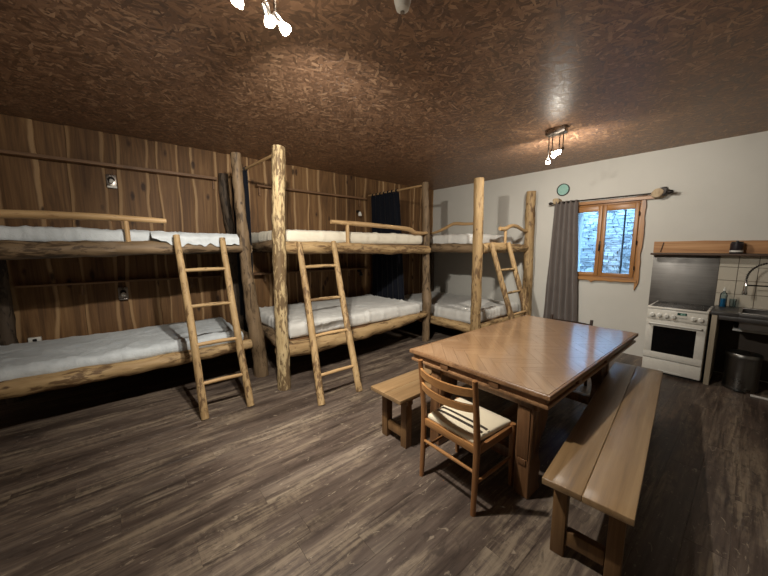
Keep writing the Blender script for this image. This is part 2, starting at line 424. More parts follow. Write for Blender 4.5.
M['dark_metal'] = plain('dark_iron', srgb(40, 34, 30), .45, .6, .1, 12, .05)
M['nickel'] = plain('satin_nickel', srgb(150, 142, 134), .3, 1.0, .04, 9, 0)
M['counter'] = plain('dark_slate_worktop', srgb(58, 55, 53), .35, 0, .15, 14, .05)
M['board'] = wood('pale_board', 2, srgb(140, 128, 108), srgb(164, 152, 132), srgb(180, 168, 148), .6, .8, .08, .3, .2, .03)
M['white_board'] = plain('white_melamine', srgb(198, 196, 190), .5, 0, .03, 4, .02)
M['tile'] = plain('cream_tile', srgb(188, 180, 164), .25, 0, .05, 3, .03)
M['grout'] = plain('grey_grout', srgb(100, 92, 82), .9, 0, .1, 30, .1)
M['brown_tin'] = plain('dark_enamel_tin', srgb(34, 26, 32), .35, 0, .15, 20, .02)
M['teal'] = plain('pale_teal_glass', srgb(148, 188, 176), .3, 0, .04, 9, .02)
M['bark'] = log_mat('barky_slice', srgb(150, 128, 98), srgb(184, 164, 132), srgb(70, 50, 38), .7)
M['back'] = plain('dark_back_panel', srgb(66, 56, 47), .7, 0, .1, 6, .05)  # dark brown with the shade under the worktop put into the colour
def stone():
    n = N('dry_stone'); v = n.coord((1, 1, 1), rand=False, world=True)
    cell = n.voro(n.coord((1, 5, 14), rand=False, world=True), 1.0, 'Color')
    sp = n.new('ShaderNodeSeparateColor'); n.l.new(cell, sp.inputs[0])
    a = n.noise(v, 30, 5)
    f = n.math('ADD', n.math('MULTIPLY', sp.outputs[0], .6), n.math('MULTIPLY', a, .4))
    n.bump(a, .5, .02)
    return n.fin(n.ramp(f, [(.15, srgb(138, 136, 132)), (.8, srgb(220, 218, 212))]), .9, 0, .2)
M['stone'] = stone()
M['ground'] = plain('gravel_ground', srgb(90, 86, 80), .95, 0, .3, 20, .3)
def glass(name, tint=(1, 1, 1, 1), ior=1.45):
    n = N(name); tr = n.new('ShaderNodeBsdfTransparent'); tr.inputs[0].default_value = tint
    gl = n.new('ShaderNodeBsdfGlossy'); gl.inputs['Roughness'].default_value = .02
    fr = n.new('ShaderNodeFresnel'); fr.inputs[0].default_value = ior
    mx = n.new('ShaderNodeMixShader'); n.l.new(fr.outputs[0], mx.inputs[0]); n.l.new(tr.outputs[0], mx.inputs[1]); n.l.new(gl.outputs[0], mx.inputs[2])
    n.l.new(mx.outputs[0], n.out.inputs[0]); n.n.remove(n.p)
    return n.m
M['glass'] = glass('clear_window_glass', (.96, .98, 1, 1))
M['bottle'] = glass('clear_bottle_plastic', (.82, .88, .9, 1), 1.3)
M['soap'] = plain('blue_soap', srgb(40, 110, 150), .15, 0, .05, 8, 0)
def emis(name, col, st):
    n = N(name); n.p.inputs['Base Color'].default_value = (1, 1, 1, 1); n.p.inputs['Emission Color'].default_value = (*col, 1); n.p.inputs['Emission Strength'].default_value = st
    return n.m
M['bulb'] = emis('lit_bulb', (1.0, .9, .74), 28)

# ------------------------------------------------------------------ setting
X0, X1, Y0, Y1, ZC = -2.3, 5.82, -1.95, 5.05, 2.925
WT = .68                                                  # thickness of the masonry wall with the window
WY0, WY1, WZ0, WZ1 = 1.12, 2.09, 1.12, 2.285               # window opening
fl = tag(MB().box(X0-.1, X1+WT, Y0-.1, Y1+.1, -.12, -.006).build('floor', M['floor_base'], smooth=0), kind='structure')
PW, PL = .172, 1.30
pm = MB().box(-PL/2+.0003, PL/2-.0003, -PW/2+.0003, PW/2-.0003, -.006, 0, .0006, 1).mesh('floor_plank', M['floor'], 0)
r = rnd(3); y = Y0; row = 0; npl = 0
while y < Y1:
    x = X0 - r.random()*PL
    while x < X1:
        o = bpy.data.objects.new('floor_plank', pm); C.objects.link(o); o.parent = fl
        o.location = (x + PL/2, y + PW/2, 0)
        x += PL; npl += 1
    y += PW; row += 1
tag(MB().box(X0-.1, X1+WT, Y0-.1, Y1+.1, ZC, ZC+.12).build('ceiling', M['osb'], smooth=0), kind='structure')
tag(MB().box(X0-.1, X0, Y0-.1, Y1+.1, 0, ZC).build('wall_left', M['plaster'], smooth=0), kind='structure')
tag(MB().box(X0, X1, Y0-.1, Y0, 0, ZC).build('wall_front', M['plaster'], smooth=0), kind='structure')
wr = MB()
wr.box(X1, X1+WT, Y0-.1, WY0, 0, ZC); wr.box(X1, X1+WT, WY1, Y1+.1, 0, ZC)
wr.box(X1, X1+WT, WY0, WY1, 0, WZ0); wr.box(X1, X1+WT, WY0, WY1, WZ1, ZC)
wall_right = tag(wr.build('wall_right', M['plaster'], smooth=0), kind='structure')
wb = tag(MB().box(X0, X1, Y1+.012, Y1+.1, 0, ZC).build('wall_back', M['wall_core'], smooth=0), kind='structure')
# live-edge boards, every second one laid over its neighbours
r = rnd(11); x = X0; k = 0
while x < X1:
    wd = r.uniform(.15, .30); xe = min(x + wd, X1)
    over = k % 2
    a, b = (x - .035, xe + .035) if over else (x - .01, xe + .01)
    a = max(a, X0 + .002); b = min(b, X1 - .002)
    ny, nx = 30, 6; yb = Y1 + (.010 if not over else -.002); yf = yb - (.012 if not over else .016)
    vs = []; fs = []; sap = []; sd = r.uniform(0, 90)
    amp = .03 if over else .008
    for j in range(ny+1):
        z = .002 + (ZC-.004)*j/ny
        l = a + amp*(nz(sd, z*1.4) + .5*nz(sd+5, z*4)); q = b + amp*(nz(sd+20, z*1.4) + .5*nz(sd+25, z*4))
        l = max(l, X0+.001); q = min(q, X1-.001)
        for i in range(nx+1):
            t = i/nx; e = .004 if i in (0, nx) else 0
            vs.append((l + (q-l)*t, yf + e, z)); sap.append(abs(2*t-1) if over else abs(2*t-1)*.6)
    nb = len(vs)
    for j in range(ny+1):
        for i in (0, nx):
            vs.append((vs[j*(nx+1)+i][0] + (.006 if i else -.006)*over, yb, vs[j*(nx+1)+i][2])); sap.append(1.0*over)
    for j in range(ny):
        for i in range(nx):
            p = j*(nx+1)+i; fs.append((p, p+1, p+nx+2, p+nx+1))
        p = j*(nx+1); fs.append((p, p+nx+1, nb+2*j+2, nb+2*j)); fs.append((p+nx, nb+2*j+1, nb+2*j+3, p+2*nx+1))
    o0 = ((a+b)/2, Y1, 0)
    me = bpy.data.meshes.new('plank'); me.from_pydata([(p[0]-o0[0], p[1]-o0[1], p[2]) for p in vs], [], fs)
    me.polygons.foreach_set('use_smooth', [True]*len(me.polygons)); me.set_sharp_from_angle(angle=math.radians(40))
    at = me.attributes.new('sap', 'FLOAT', 'POINT'); at.data.foreach_set('value', sap); me.materials.append(M['plank'])
    o = bpy.data.objects.new('plank', me); C.objects.link(o); o.parent = wb; o.location = o0
    x = xe; k += 1

# window: two oak sashes in a live-edge surround
win = bpy.data.objects.new('window_1', None); C.objects.link(win); tag(win, kind='structure')
win.location = (X1, (WY0+WY1)/2, WZ0)
def wpart(mb, name, m, par=None, smooth=35):
    o = mb.build(name, m, None, smooth); o.parent = win if par is None else par
    o.matrix_parent_inverse = Matrix.Translation(-win.location)
    return o
yc = (WY0+WY1)/2
f = MB(); f.box(X1-.01, X1+.06, WY0, WY0+.032, WZ0, WZ1, .004); f.box(X1-.01, X1+.06, WY1-.032, WY1, WZ0, WZ1, .004)
wpart(f, 'jamb', M['win_z'])
f = MB(); f.box(X1-.01, X1+.06, WY0+.032, WY1-.032, WZ0, WZ0+.032, .004); f.box(X1-.01, X1+.06, WY0+.032, WY1-.032, WZ1-.045, WZ1, .004)
wpart(f, 'head_and_sill', M['win_y'])
for (ya, yb) in ((WY0+.032, yc+.004), (yc-.004, WY1-.032)):
    right = ya < yc-.1
    ya2, yb2 = (ya+.002, yc-.002) if right else (yc+.002, yb-.002)
    f = MB(); za, zb = WZ0+.034, WZ1-.047
    f.box(X1-.03, X1+.02, ya2, ya2+.052, za, zb, .006); f.box(X1-.03, X1+.02, yb2-.052, yb2, za, zb, .006)
    s = wpart(f, 'sash', M['win_z'])
    f = MB(); f.box(X1-.029, X1+.019, ya2+.05, yb2-.05, za, za+.055, .006); f.box(X1-.029, X1+.019, ya2+.05, yb2-.05, zb-.08, zb, .006)
    o = f.build('sash_rail', M['win_y']); o.parent = s
    o = MB().box(X1-.008, X1-.002, ya2+.048, yb2-.048, za+.05, zb-.075).build('pane', M['glass'], None, 0); o.parent = s
    if right:
        for z in (WZ0+.18, WZ0+.55, WZ1-.2):
            o = MB().cyl((X1-.036, WY0+.03, z-.03), (X1-.036, WY0+.03, z+.03), .008, n=10, bev=.002).build('hinge', M['dark_metal']); o.parent = s
h = MB(); h.box(X1-.036, X1-.028, yc-.012, yc+.012, 1.56, 1.70, .003); h.cyl((X1-.03, yc, 1.64), (X1-.062, yc, 1.64), .008, n=12)
h.box(X1-.072, X1-.056, yc-.009, yc+.009, 1.545, 1.65, .006)
wpart(h, 'handle', M['dark_metal'])
def live_strip(x_in, th, pts_in, pts_out):
    """flat timber with one wavy edge; pts in (y,z)"""
    mb = MB(); n = len(pts_in); vs = [(x_in, *p) for p in pts_in] + [(x_in, *p) for p in pts_out]
    vs += [(x_in-th, *p) for p in pts_in] + [(x_in-th, p[0], p[1]) for p in pts_out]
    fs = []
    for i in range(n-1):
        fs += [(i, i+1, n+i+1, n+i), (2*n+i, 3*n+i, 3*n+i+1, 2*n+i+1), (i, 2*n+i, 2*n+i+1, i+1), (n+i, n+i+1, 3*n+i+1, 3*n+i)]
    fs += [(0, n, 3*n, 2*n), (n-1, 3*n-1, 4*n-1, 2*n-1)]
    return mb.add(vs, fs)
K = 26
zz = [WZ0-.14 + (WZ1+.05-WZ0+.14)*i/K for i in range(K+1)]
s_ = live_strip(X1-.001, .03, [(WY0+.01, z) for z in zz], [(WY0-.036-.014*nz(z*3.1, 4)-.012*nz(z*9, 2) + (.035*max(0, (WZ0-.03-z)/.1)), z) for z in zz])
wpart(s_, 'casing', M['win_z'], smooth=60)
s_ = live_strip(X1-.001, .03, [(WY1-.01, z) for z in zz[3:]], [(WY1+.062+.014*nz(z*3.1, 9)+.012*nz(z*9, 7), z) for z in zz[3:]])
wpart(s_, 'casing', M['win_z'], smooth=60)
yy = [WY0-.015 + (WY1-WY0+.03)*i/K for i in range(K+1)]
s_ = live_strip(X1-.002, .045, [(y, WZ0+.012) for y in yy], [(y, WZ0-.032-.02*nz(y*5, 3)-.012*nz(y*13, 1)-(.03*math.exp(-((y-1.68)/.03)**2))) for y in yy])
wpart(s_, 'sill_board', M['win_y'], smooth=60)
yy = [WY0-.13 + (WY1-WY0+.2)*i/K for i in range(K+1)]
s_ = live_strip(X1-.032, .03, [(y, WZ1-.012) for y in yy], [(y, WZ1+.035+.012*nz(y*4, 5)+.01*nz(y*11, 1)) for y in yy])
wpart(s_, 'lintel_board', M['win_y'], smooth=60)
wpart(MB().box(X1+.061, X1+WT+.03, WY0-.04, WY1+.04, WZ0-.04, WZ0+.004, .004), 'outer_sill', M['plaster_out'])

# outside: ground, dry-stone wall, downpipe
tag(MB().box(X1+WT, 9.2, -2.5, 6.5, -.3, -.02).build('ground', M['ground'], smooth=0), kind='structure')
r = rnd(5); st = MB(); z = -.02
st.box(7.72, 7.9, -2.0, 6.2, -.02, 4.2)
while z < 4.2:
    hh = r.uniform(.03, .06); y = -2.0
    while y < 6.2:
        ll = r.uniform(.06, .22); d = r.uniform(0, .025)
        if -.3 < y < 4.6:
            x0 = 7.60 + d; e = .005
            vs = [(x0 + (0 if i else 0) + r.uniform(-.006, .006), y + e + (ll-2*e)*a + r.uniform(-.005, .005), z + e*.6 + (hh-1.2*e)*b + r.uniform(-.003, .003)) for i, (a, b) in enumerate(((0, 0), (1, 0), (1, 1), (0, 1)))]
            vs += [(7.74, p[1], p[2]) for p in vs]
            st.add(vs, [(0, 1, 2, 3), (4, 7, 6, 5), (0, 4, 5, 1), (1, 5, 6, 2), (2, 6, 7, 3), (3, 7, 4, 0)])
        y += ll
    z += hh
tag(st.build('stone_wall', M['stone'], smooth=0), 'dry-laid grey stone wall outside beyond the window', 'wall', kind='stuff')
dp = MB(); dp.cyl((7.50, 1.70, -.02), (7.50, 1.70, 3.6), .015, n=14)
for z in (.5, 1.7, 2.9): dp.box(7.49, 7.62, 1.692, 1.708, z-.012, z+.012)
tag(dp.build('downpipe', M['dark_metal']), 'dark thin pipe running up the stone wall outside', 'pipe')

# ------------------------------------------------------------------ bunks
def log(name, pts, radii, m, par, seed, step=.06, n=16, rough=.22, freq=6.0, flat=1.0, bumps=()):
    mb = MB().tube(pts, radii, n, step, rough, seed, freq, flat, True, bumps)
    return mb.build(name, log_for(m, pts[0], pts[-1]), par, 50)
def bunk(label): return thing('bunk_bed', label, 'bed', group='log bunk beds')

# -- bunk by the left
bl = bunk('log bunk bed with a straight peeled branch as upper guard rail and grey crinkled covers')
log('post', [(1.315, 3.93, 0), (1.29, 3.93, .35), (1.26, 3.93, .6), (1.215, 3.94, 1.2), (1.175, 3.95, 2.0), (1.155, 3.95, 2.66)], [.088, .085, .085, .066, .058, .055], 'log_dark', bl, 1.0, rough=.2, bumps=[((1.28, 3.93, .45), (-.2, -1, 0), .16, .03), ((1.225, 3.94, 1.12), (0, -1, 0), .05, .02)])
log('post', [(1.36, 4.94, 0), (1.34, 4.94, 1.0), (1.32, 4.94, 1.8), (1.27, 4.95, 2.3), (1.265, 4.95, 2.62)], [.075, .07, .062, .06, .055], 'log_grey', bl, 2.0, rough=.25)
log('post', [(-1.12, 3.92, 0), (-1.1, 3.93, 1.3), (-1.12, 3.92, 2.64)], [.08, .075, .065], 'log_dark', bl, 3.0)
log('post', [(-.90, 4.93, 0), (-.90, 4.93, .8), (-.89, 4.93, 1.56)], [.07, .07, .065], 'log_grey', bl, 4.0)
log('rail', [(-1.15, 3.89, .47), (-.4, 3.885, .44), (.4, 3.885, .43), (1.19, 3.9, .44)], [.085, .08, .072, .062], 'log', bl, 5.0, flat=.95)
log('rail', [(-1.15, 3.89, 1.575), (-.3, 3.885, 1.585), (.4, 3.885, 1.60), (1.14, 3.9, 1.605)], [.085, .08, .075, .062], 'log_dark', bl, 6.0, flat=.9)
for z in (.44, 1.585):
    log('end_rail', [(1.25, 3.98, z), (1.245, 4.5, z), (1.26, 4.90, z)], [.055, .052, .05], 'log_dark', bl, 7+z)
    log('end_rail', [(-1.1, 3.95, z), (-1.0, 4.5, z), (-.92, 4.90, z)], [.06, .058, .055], 'log_dark', bl, 9+z)
    MB().box(-1.02, 1.20, 3.93, 4.99, z+.005, z+.03).build('base_board', M['ply'], bl, 0)
    log('back_rail', [(-.9, 4.955, z-.03), (.2, 4.96, z-.03), (1.33, 4.955, z-.03)], [.045, .045, .045], 'log_grey', bl, 14+z)
log('guard_rail', [(-1.12, 3.90, 1.835), (-.6, 3.885, 1.865), (-.1, 3.88, 1.875), (.12, 3.875, 1.87), (.435, 3.87, 1.862)], [.034, .035, .032, .029, .024], 'branch', bl, 16.0, rough=.1)
log('guard_stub', [(.125, 3.875, 1.60), (.12, 3.875, 1.85)], [.022, .02], 'branch', bl, 17.0, rough=.1, n=10)

# -- middle bunk
bm_ = bunk('log bunk bed with a flaky pale corner post and crooked branch guard rail')
log('post', [(1.375, 3.37, 0), (1.37, 3.37, .9), (1.385, 3.37, 1.8), (1.415, 3.37, 2.65)], [.072, .070, .069, .066], 'log_pale', bm_, 21.0, rough=.14, freq=8)
log('post', [(4.005, 3.58, 0), (4.0, 3.58, .55), (3.99, 3.58, 1.0), (3.96, 3.575, 1.9), (3.915, 3.57, 2.64)], [.062, .068, .064, .058, .052], 'log_dark', bm_, 22.0, rough=.2, bumps=[((4.0, 3.58, .66), (-.3, -1, 0), .12, .05), ((4.0, 3.58, .82), (.6, -.8, 0), .07, .03)])
log('post', [(1.50, 4.98, 0), (1.50, 4.98, 1.66)], [.05, .05], 'log_grey', bm_, 23.0)
log('post', [(4.0, 4.97, 0), (4.0, 4.97, 1.66)], [.05, .05], 'log_grey', bm_, 24.0)
log('rail', [(1.36, 3.47, .42), (1.8, 3.46, .40), (2.4, 3.47, .41), (3.1, 3.49, .44), (3.6, 3.52, .47), (3.98, 3.55, .49)], [.10, .095, .085, .08, .068, .045], 'log', bm_, 25.0, flat=.95)
log('rail', [(1.43, 3.45, 1.60), (2.2, 3.45, 1.595), (3.0, 3.47, 1.575), (3.93, 3.5, 1.565)], [.072, .07, .068, .062], 'log', bm_, 26.0)
for z, rr in ((.46, .085), (1.60, .075)):
    log('end_rail', [(1.43, 3.42, z), (1.48, 3.9, z+.02), (1.495, 4.3, z+.01), (1.495, 4.93, z)], [rr, rr*.9, rr*.75, rr*.7], 'log_dark', bm_, 27+z)
    log('end_rail', [(3.985, 3.62, z), (3.99, 4.2, z), (3.995, 4.92, z)], [.055, .055, .05], 'log_dark', bm_, 29+z)
    MB().box(1.50, 3.83, 3.5, 4.99, z+.015, z+.04).build('base_board', M['ply'], bm_, 0)
    log('back_rail', [(1.48, 4.965, z-.03), (2.7, 4.97, z-.03), (3.96, 4.965, z-.03)], [.045, .045, .045], 'log_grey', bm_, 31+z)
log('guard_rail', [(2.07, 3.43, 1.915), (2.5, 3.43, 1.905), (3.0, 3.45, 1.895), (3.45, 3.47, 1.875), (3.62, 3.49, 1.825), (3.92, 3.52, 1.835)], [.024, .032, .03, .034, .036, .02], 'branch', bm_, 33.0, rough=.12)
log('guard_stub', [(2.315, 3.43, 1.62), (2.31, 3.43, 1.90)], [.026, .022], 'branch', bm_, 34.0, rough=.1, n=10)

# -- corner bunk on the white wall
br = bunk('log bunk bed in the corner against the white wall with wavy driftwood guard rails')
log('post', [(4.215, 2.74, 0), (4.20, 2.74, .9), (4.18, 2.735, 1.7), (4.145, 2.73, 2.60)], [.08, .077, .074, .073], 'log', br, 41.0, rough=.12)
log('post', [(5.69, 2.64, 0), (5.67, 2.65, 1.3), (5.65, 2.665, 2.57)], [.085, .082, .08], 'log', br, 42.0, rough=.14)
log('post', [(4.22, 4.97, 0), (4.22, 4.97, 1.66)], [.05, .05], 'log_grey', br, 43.0)
log('post', [(5.73, 4.97, 0), (5.73, 4.97, 1.66)], [.05, .05], 'log_grey', br, 44.0)
for z in (.33, 1.585):
    log('rail', [(4.2, 2.79, z), (4.19, 3.4, z+.01), (4.2, 4.2, z), (4.21, 4.93, z)], [.07, .075, .068, .06], 'log_dark' if z > 1 else 'log', br, 45+z)
    log('end_rail', [(4.26, 2.71, z), (4.7, 2.69, z+.015), (5.2, 2.70, z), (5.6, 2.68, z+.01)], [.075, .08, .075, .06], 'log', br, 47+z, rough=.28, freq=9)
    MB().box(4.24, 5.79, 2.75, 4.99, z+.015, z+.04).build('base_board', M['ply'], br, 0)
    log('back_rail', [(5.76, 2.75, z-.02), (5.76, 4.95, z-.02)], [.045, .045], 'log_grey', br, 49+z)
log('guard_rail', [(4.18, 2.80, 1.955), (4.19, 3.02, 1.965), (4.19, 3.2, 1.975), (4.19, 3.4, 1.90), (4.19, 3.62, 1.845), (4.2, 4.1, 1.80), (4.2, 4.5, 1.72), (4.2, 4.8, 1.63)], [.022, .024, .026, .024, .02, .02, .022, .024], 'branch', br, 51.0, rough=.12)
log('guard_rail', [(4.71, 2.685, 1.90), (4.86, 2.68, 1.90), (5.05, 2.68, 1.955), (5.25, 2.68, 1.95), (5.45, 2.68, 1.90), (5.60, 2.67, 1.885)], [.032, .034, .03, .03, .026, .028], 'branch', br, 52.0, rough=.15)
log('guard_stub', [(4.89, 2.685, 1.6), (4.87, 2.68, 1.90)], [.024, .022], 'branch', br, 53.0, rough=.1, n=10)

# mattresses: rumpled covers
def mattress(label, x0, x1, y0, y1, z0, z1, m, seed, amp=.012, droop=None):
    def fn(p, n_):
        wx = p.x + .12*nz(p.x*2.1, p.y*2.3, seed); wy = p.y + .12*nz(p.x*1.9 + 7, p.y*2.2, seed)
        def ridge(fx, fy, o):
            t = nz(wx*fx + wy*fy*.6 + o, wy*fy - wx*fx*.35, seed + o); return (1 - min(1, abs(t)*3.2))**2
        edge = min(1, 2.2*math.exp(-min(p.x-x0, x1-p.x, p.y-y0)/.16))
        k = 1.1*ridge(2.3, 3.4, 1.0) + .8*ridge(5.5, 4.2, 9.0) + .55*ridge(9.0, 11.0, 17.0)*(.4 + edge) + .5*nz(p.x*3 + seed, p.y*3.4, p.z*6)
        k *= amp*(.75 + .5*edge)
        if n_.z < -.5: k = 0
        q = p + n_*k
        if n_.z > .3: q.z -= .014*nz(p.x*.9 + seed, p.y*1.1)   # soft, slightly sagging middle
        if droop: q = droop(q, n_)
        return q
    nx = int((x1-x0)/.022); ny = int((y1-y0)/.022)
    mb = MB().rbox(x0, x1, y0, y1, z0, z1, min(.05, (z1-z0)*.45), nx, ny, 3, fn)
    o = mb.build('mattress', m, None, 60, loc=((x0+x1)/2, (y0+y1)/2, z0))
    return tag(o, label, 'mattress', 'bunk mattresses')
mattress('thin pale grey mattress on the upper bunk behind the straight branch guard rail', -1.0, 1.10, 3.93, 4.96, 1.617, 1.755, M['sheet_cool'], 3.3, .010,
         lambda q, n_: V(q.x, q.y - .055*max(0, min(1, (q.x-.45)/.35))*(1 if n_.y < -.3 else 0), q.z - (.03*max(0, min(1, (q.x-.45)/.4)) if n_.y < -.2 and n_.z < .5 else 0)) )
flap = bpy.context.scene.objects['mattress']
def ffn(u, v):
    x = .30 + .80*u; hang = .02 + .075*min(1, u*4)*(.75 + .5*nz(u*6, 2.2)) + .02*nz(u*15, 7)
    t = v*(.06 + hang)
    y = 3.955 - min(t, .13)*1.0 if t < .13 else 3.825
    z = 1.752 - (0 if t < .03 else (t-.03)*1.15)
    return V(x - flap.location.x, 3.945 - min(.135, t*1.9) + .008*nz(u*22, v*3) - flap.location.y, z + .010*nz(u*18, v*2, 5) - flap.location.z)
MB().sheet(ffn, 50, 12, .004).build('cover_flap', M['sheet_cool'], flap, 60)
mattress('pale grey crinkled mattress on the lower bunk behind the ladder nearest the white wall socket', -1.0, 1.12, 3.90, 4.95, .472, .60, M['sheet_cool'], 8.1, .010)
mattress('cream mattress on the upper bunk behind the guard rail with crooked end', 1.52, 3.81, 3.50, 4.92, 1.642, 1.80, M['sheet_warm'], 5.2, .007)
mattress('white mattress with rumpled cover on the lower bunk next to flaky post', 1.54, 3.81, 3.52, 4.90, .502, .68, M['sheet'], 12.4, .012)
mattress('white mattress on the upper corner bunk against the white wall', 4.25, 5.72, 2.98, 4.92, 1.627, 1.81, M['sheet'], 15.0, .008)
mattress('white mattress on the lower corner bunk beneath the wavy guard rail', 4.27, 5.72, 2.82, 4.92, .372, .57, M['sheet'], 19.7, .011)

# ladders
def ladder(label, base, top, zs, radii, seed, mat='log'):
    t = thing('ladder', label, 'ladder', ((base[0][0]+base[1][0])/2, (base[0][1]+base[1][1])/2, 0), group='log ladders')
    o = t.location
    L = []
    for i in range(2):
        a = Vector(base[i]) - o; b = Vector(top[i]) - o; L.append((a, b)); mid = (a+b)/2 + V(.008*(-1)**i, .006, 0)
        mb = MB().tube([a, mid, b], [radii[0], radii[0]*.97, radii[1]], 12, .06, .10, seed+i*7, 5.0)
        mb.build('side_rail', M[mat], t, 50)
    for k, z in enumerate(zs):
        p = [a + (b-a)*((z-a.z)/(b.z-a.z)) for a, b in L]
        f_ = V(0, -.004, 0)
        mb = MB().tube([p[0]+f_, (p[0]+p[1])/2+f_+V(0, 0, .004), p[1]+f_], [.017, .02, .017], 10, .05, .12, seed+20+k, 6.0)
        mb.build('rung', log_for('branch' if k < 2 else mat, p[0], p[1]), t, 50)
    return t
ladder('four-rung log ladder leaning on the bunk with grey covers', [(.535, 3.22, 0), (.945, 3.20, 0)], [(.495, 3.765, 1.72), (.915, 3.775, 1.70)], (.31, .665, 1.025, 1.375), (.036, .030), 60)
ladder('four-rung log ladder leaning on the bunk with the flaky pale post', [(1.505, 2.75, 0), (1.985, 2.75, 0)], [(1.60, 3.345, 1.655), (2.055, 3.36, 1.67)], (.27, .66, 1.025, 1.385), (.038, .032), 70)
ladder('log ladder leaning on the corner bunk beside the dining table', [(4.47, 2.10, 0), (4.98, 2.12, 0)], [(4.33, 2.60, 1.66), (4.82, 2.595, 1.68)], (.30, .60, .92, 1.26), (.042, .036), 80)

# ------------------------------------------------------------------ things on the plank wall
def wall_shelf(label, x0, x1, z, dep, th, round_r, brackets, group):
    t = thing('wall_shelf', label, 'shelf', ((x0+x1)/2, Y1-.02, z), group=group); o = t.location
    poly = [(x0, Y1-.012), (x0, Y1-dep)]
    if round_r:
        for k in range(7):
            a = PI/2*k/6; poly.append((x1-round_r + round_r*math.sin(a), Y1-dep + round_r - round_r*math.cos(a)))
    else: poly.append((x1, Y1-dep))
    poly.append((x1, Y1-.012))
    mb = MB().prism([(p[0]-o.x, p[1]-o.y) for p in poly], 2, -th, 0, .003); mb.build('board', M['shelf_x'], t, 35)
    for x in brackets:
        MB().box(x-.012-o.x, x+.012-o.x, Y1-.05-o.y, Y1-.012-o.y, -.15, -th, .003).build('bracket', M['shelf_x'], t)
    return t
wall_shelf('long narrow wooden shelf high on the plank wall above the grey covered bunk', -1.6, 1.18, 2.56, .13, .035, 0, (1.15,), 'plank wall shelves')
wall_shelf('narrow rounded wooden shelf high on the plank wall over the cream mattress', 1.72, 3.80, 2.535, .13, .03, .06, (1.78, 3.66), 'plank wall shelves')
wall_shelf('rounded wooden shelf under the cream mattress bunk on the plank wall', 1.52, 3.80, 1.215, .17, .028, .09, (1.8, 3.4), 'plank wall shelves')
wall_shelf('dark wooden shelf under the upper bunk with grey cover on the plank wall', -.80, 1.18, 1.205, .10, .022, 0, (-.3, .8), 'plank wall shelves')
def wall_light(label, x, z, plate, body, white):
    t = thing('wall_light', label, 'wall light', (x, Y1-.018, z), group='bedside wall lights')
    MB().box(-.048, .048, -.022, 0, -.075, .075, .006).build('back_plate', plate, t)
    mb = MB().lathe([(0, 0), (.030, .0), (.032, .03), (.02, .05), (0, .05)], (0, -.02, .02), (0, -1, -.25), 16); mb.build('socket', body, t)
    MB().lathe([(0, 0), (.018, .0), (.024, .02), (.02, .036), (0, .042)], (0, -.055, .008), (0, -.7, -.7), 14).build('bulb', M['enamel_hi'], t)
    MB().box(-.044, .046, -.034, -.004, -.078, -.055, .005).build('lower_lip', white, t)
    return t
wall_light('square nickel wall light above the grey upper mattress', .06, 2.375, M['nickel'], M['black'], M['enamel_hi'])
wall_light('square nickel wall light with black socket under the grey upper bunk', .06, 1.04, M['nickel'], M['black'], M['nickel'])
def small_light(label, x, z, bulbm):
    t = thing('wall_light', label, 'wall light', (x, Y1-.018, z), group='bedside wall lights')
    MB().cyl((0, 0, .05), (0, -.03, .05), .028, n=18, bev=.004).build('back_plate', M['dark_metal'], t)
    MB().tube([(0, -.025, .05), (0, -.06, .06), (0, -.08, .03)], .010, 8, .02).build('arm', M['dark_metal'], t)
    MB().lathe([(0, 0), (.022, 0), (.036, .05), (.034, .075), (0, .085)], (0, -.08, .035), (0, -.15, -1), 18).build('bulb', bulbm, t)
small_light('small white globe wall light above the cream upper mattress', 3.62, 2.23, M['enamel_hi'])
small_light('small black wall light under the cream mattress bunk', 3.63, 1.10, M['black'])
sk = thing('wall_socket', 'white plastic wall socket just above the lower grey mattress', 'socket', (-.72, Y1-.018, .60))
MB().box(-.05, .05, -.035, 0, -.032, .032, .006).build('housing', M['enamel_hi'], sk)
MB().cyl((0, -.0355, 0), (0, -.030, 0), .018, n=20).build('outlet', M['black'], sk)

# ------------------------------------------------------------------ curtains
def curtain_rod(label, a, b, rr, m):
    t = thing('curtain_rod', label, 'curtain rod', tuple(a)); A = Vector(a)
    MB().tube([V(0, 0, 0), Vector(b)-A], rr, 10, .1, .05, a[0], 5).build('pole', m, t); return t
curtain_rod('thin peeled wooden rod from the flaky post to the plank wall', (1.40, 3.44, 2.585), (1.36, 5.02, 2.60), .016, M['branch_y'])
curtain_rod('thin peeled wooden rod from the knotty post to the plank wall', (3.885, 3.60, 2.59), (3.889, 5.02, 2.60), .016, M['branch_y'])
def navy(label, x, ya, yb, yc_, yd, z0, z1, folds, rodx):
    """ya..yb at the top, yc_..yd at the bottom"""
    t = thing('curtain', label, 'curtain', (x, (ya+yb)/2, z0), group='navy bunk curtains'); o = t.location
    def fn(u, v):
        y = (ya + (yb-ya)*u)*(v) + (yc_ + (yd-yc_)*u)*(1-v)
        d = .028*math.sin(u*folds*2*PI + .6*math.sin(v*3))*(.6+.4*v) + .012*nz(u*9, v*3, x)
        return V(x + d - o.x, y - o.y, z0 + (z1-z0)*v + (.012*math.cos(u*7*2*PI) if v > .98 else 0) - o.z)
    MB().sheet(fn, 90, 26, .004).build('cloth', M['blue_cloth'], t, 60)
    for k in range(7):
        y = ya + (yb-ya)*(k+.5)/7
        MB().sheet(lambda u, v: V(rodx-o.x + .021*math.cos(PI*2*u), y - o.y - .02 + .04*v, 2.595 - o.z + .030*math.sin(PI*2*u) - .006), 14, 1, .003).build('tab', M['blue_cloth'], t, 60)
    return t
navy('navy tab-top curtain hanging beside the cream upper mattress', 3.885, 4.16, 4.93, 3.98, 4.90, .42, 2.57, 6, 3.887)
navy('navy tab-top curtain hanging behind the leaning dark post', 1.365, 4.28, 4.86, 4.22, 4.86, .62, 2.57, 4, 1.375)

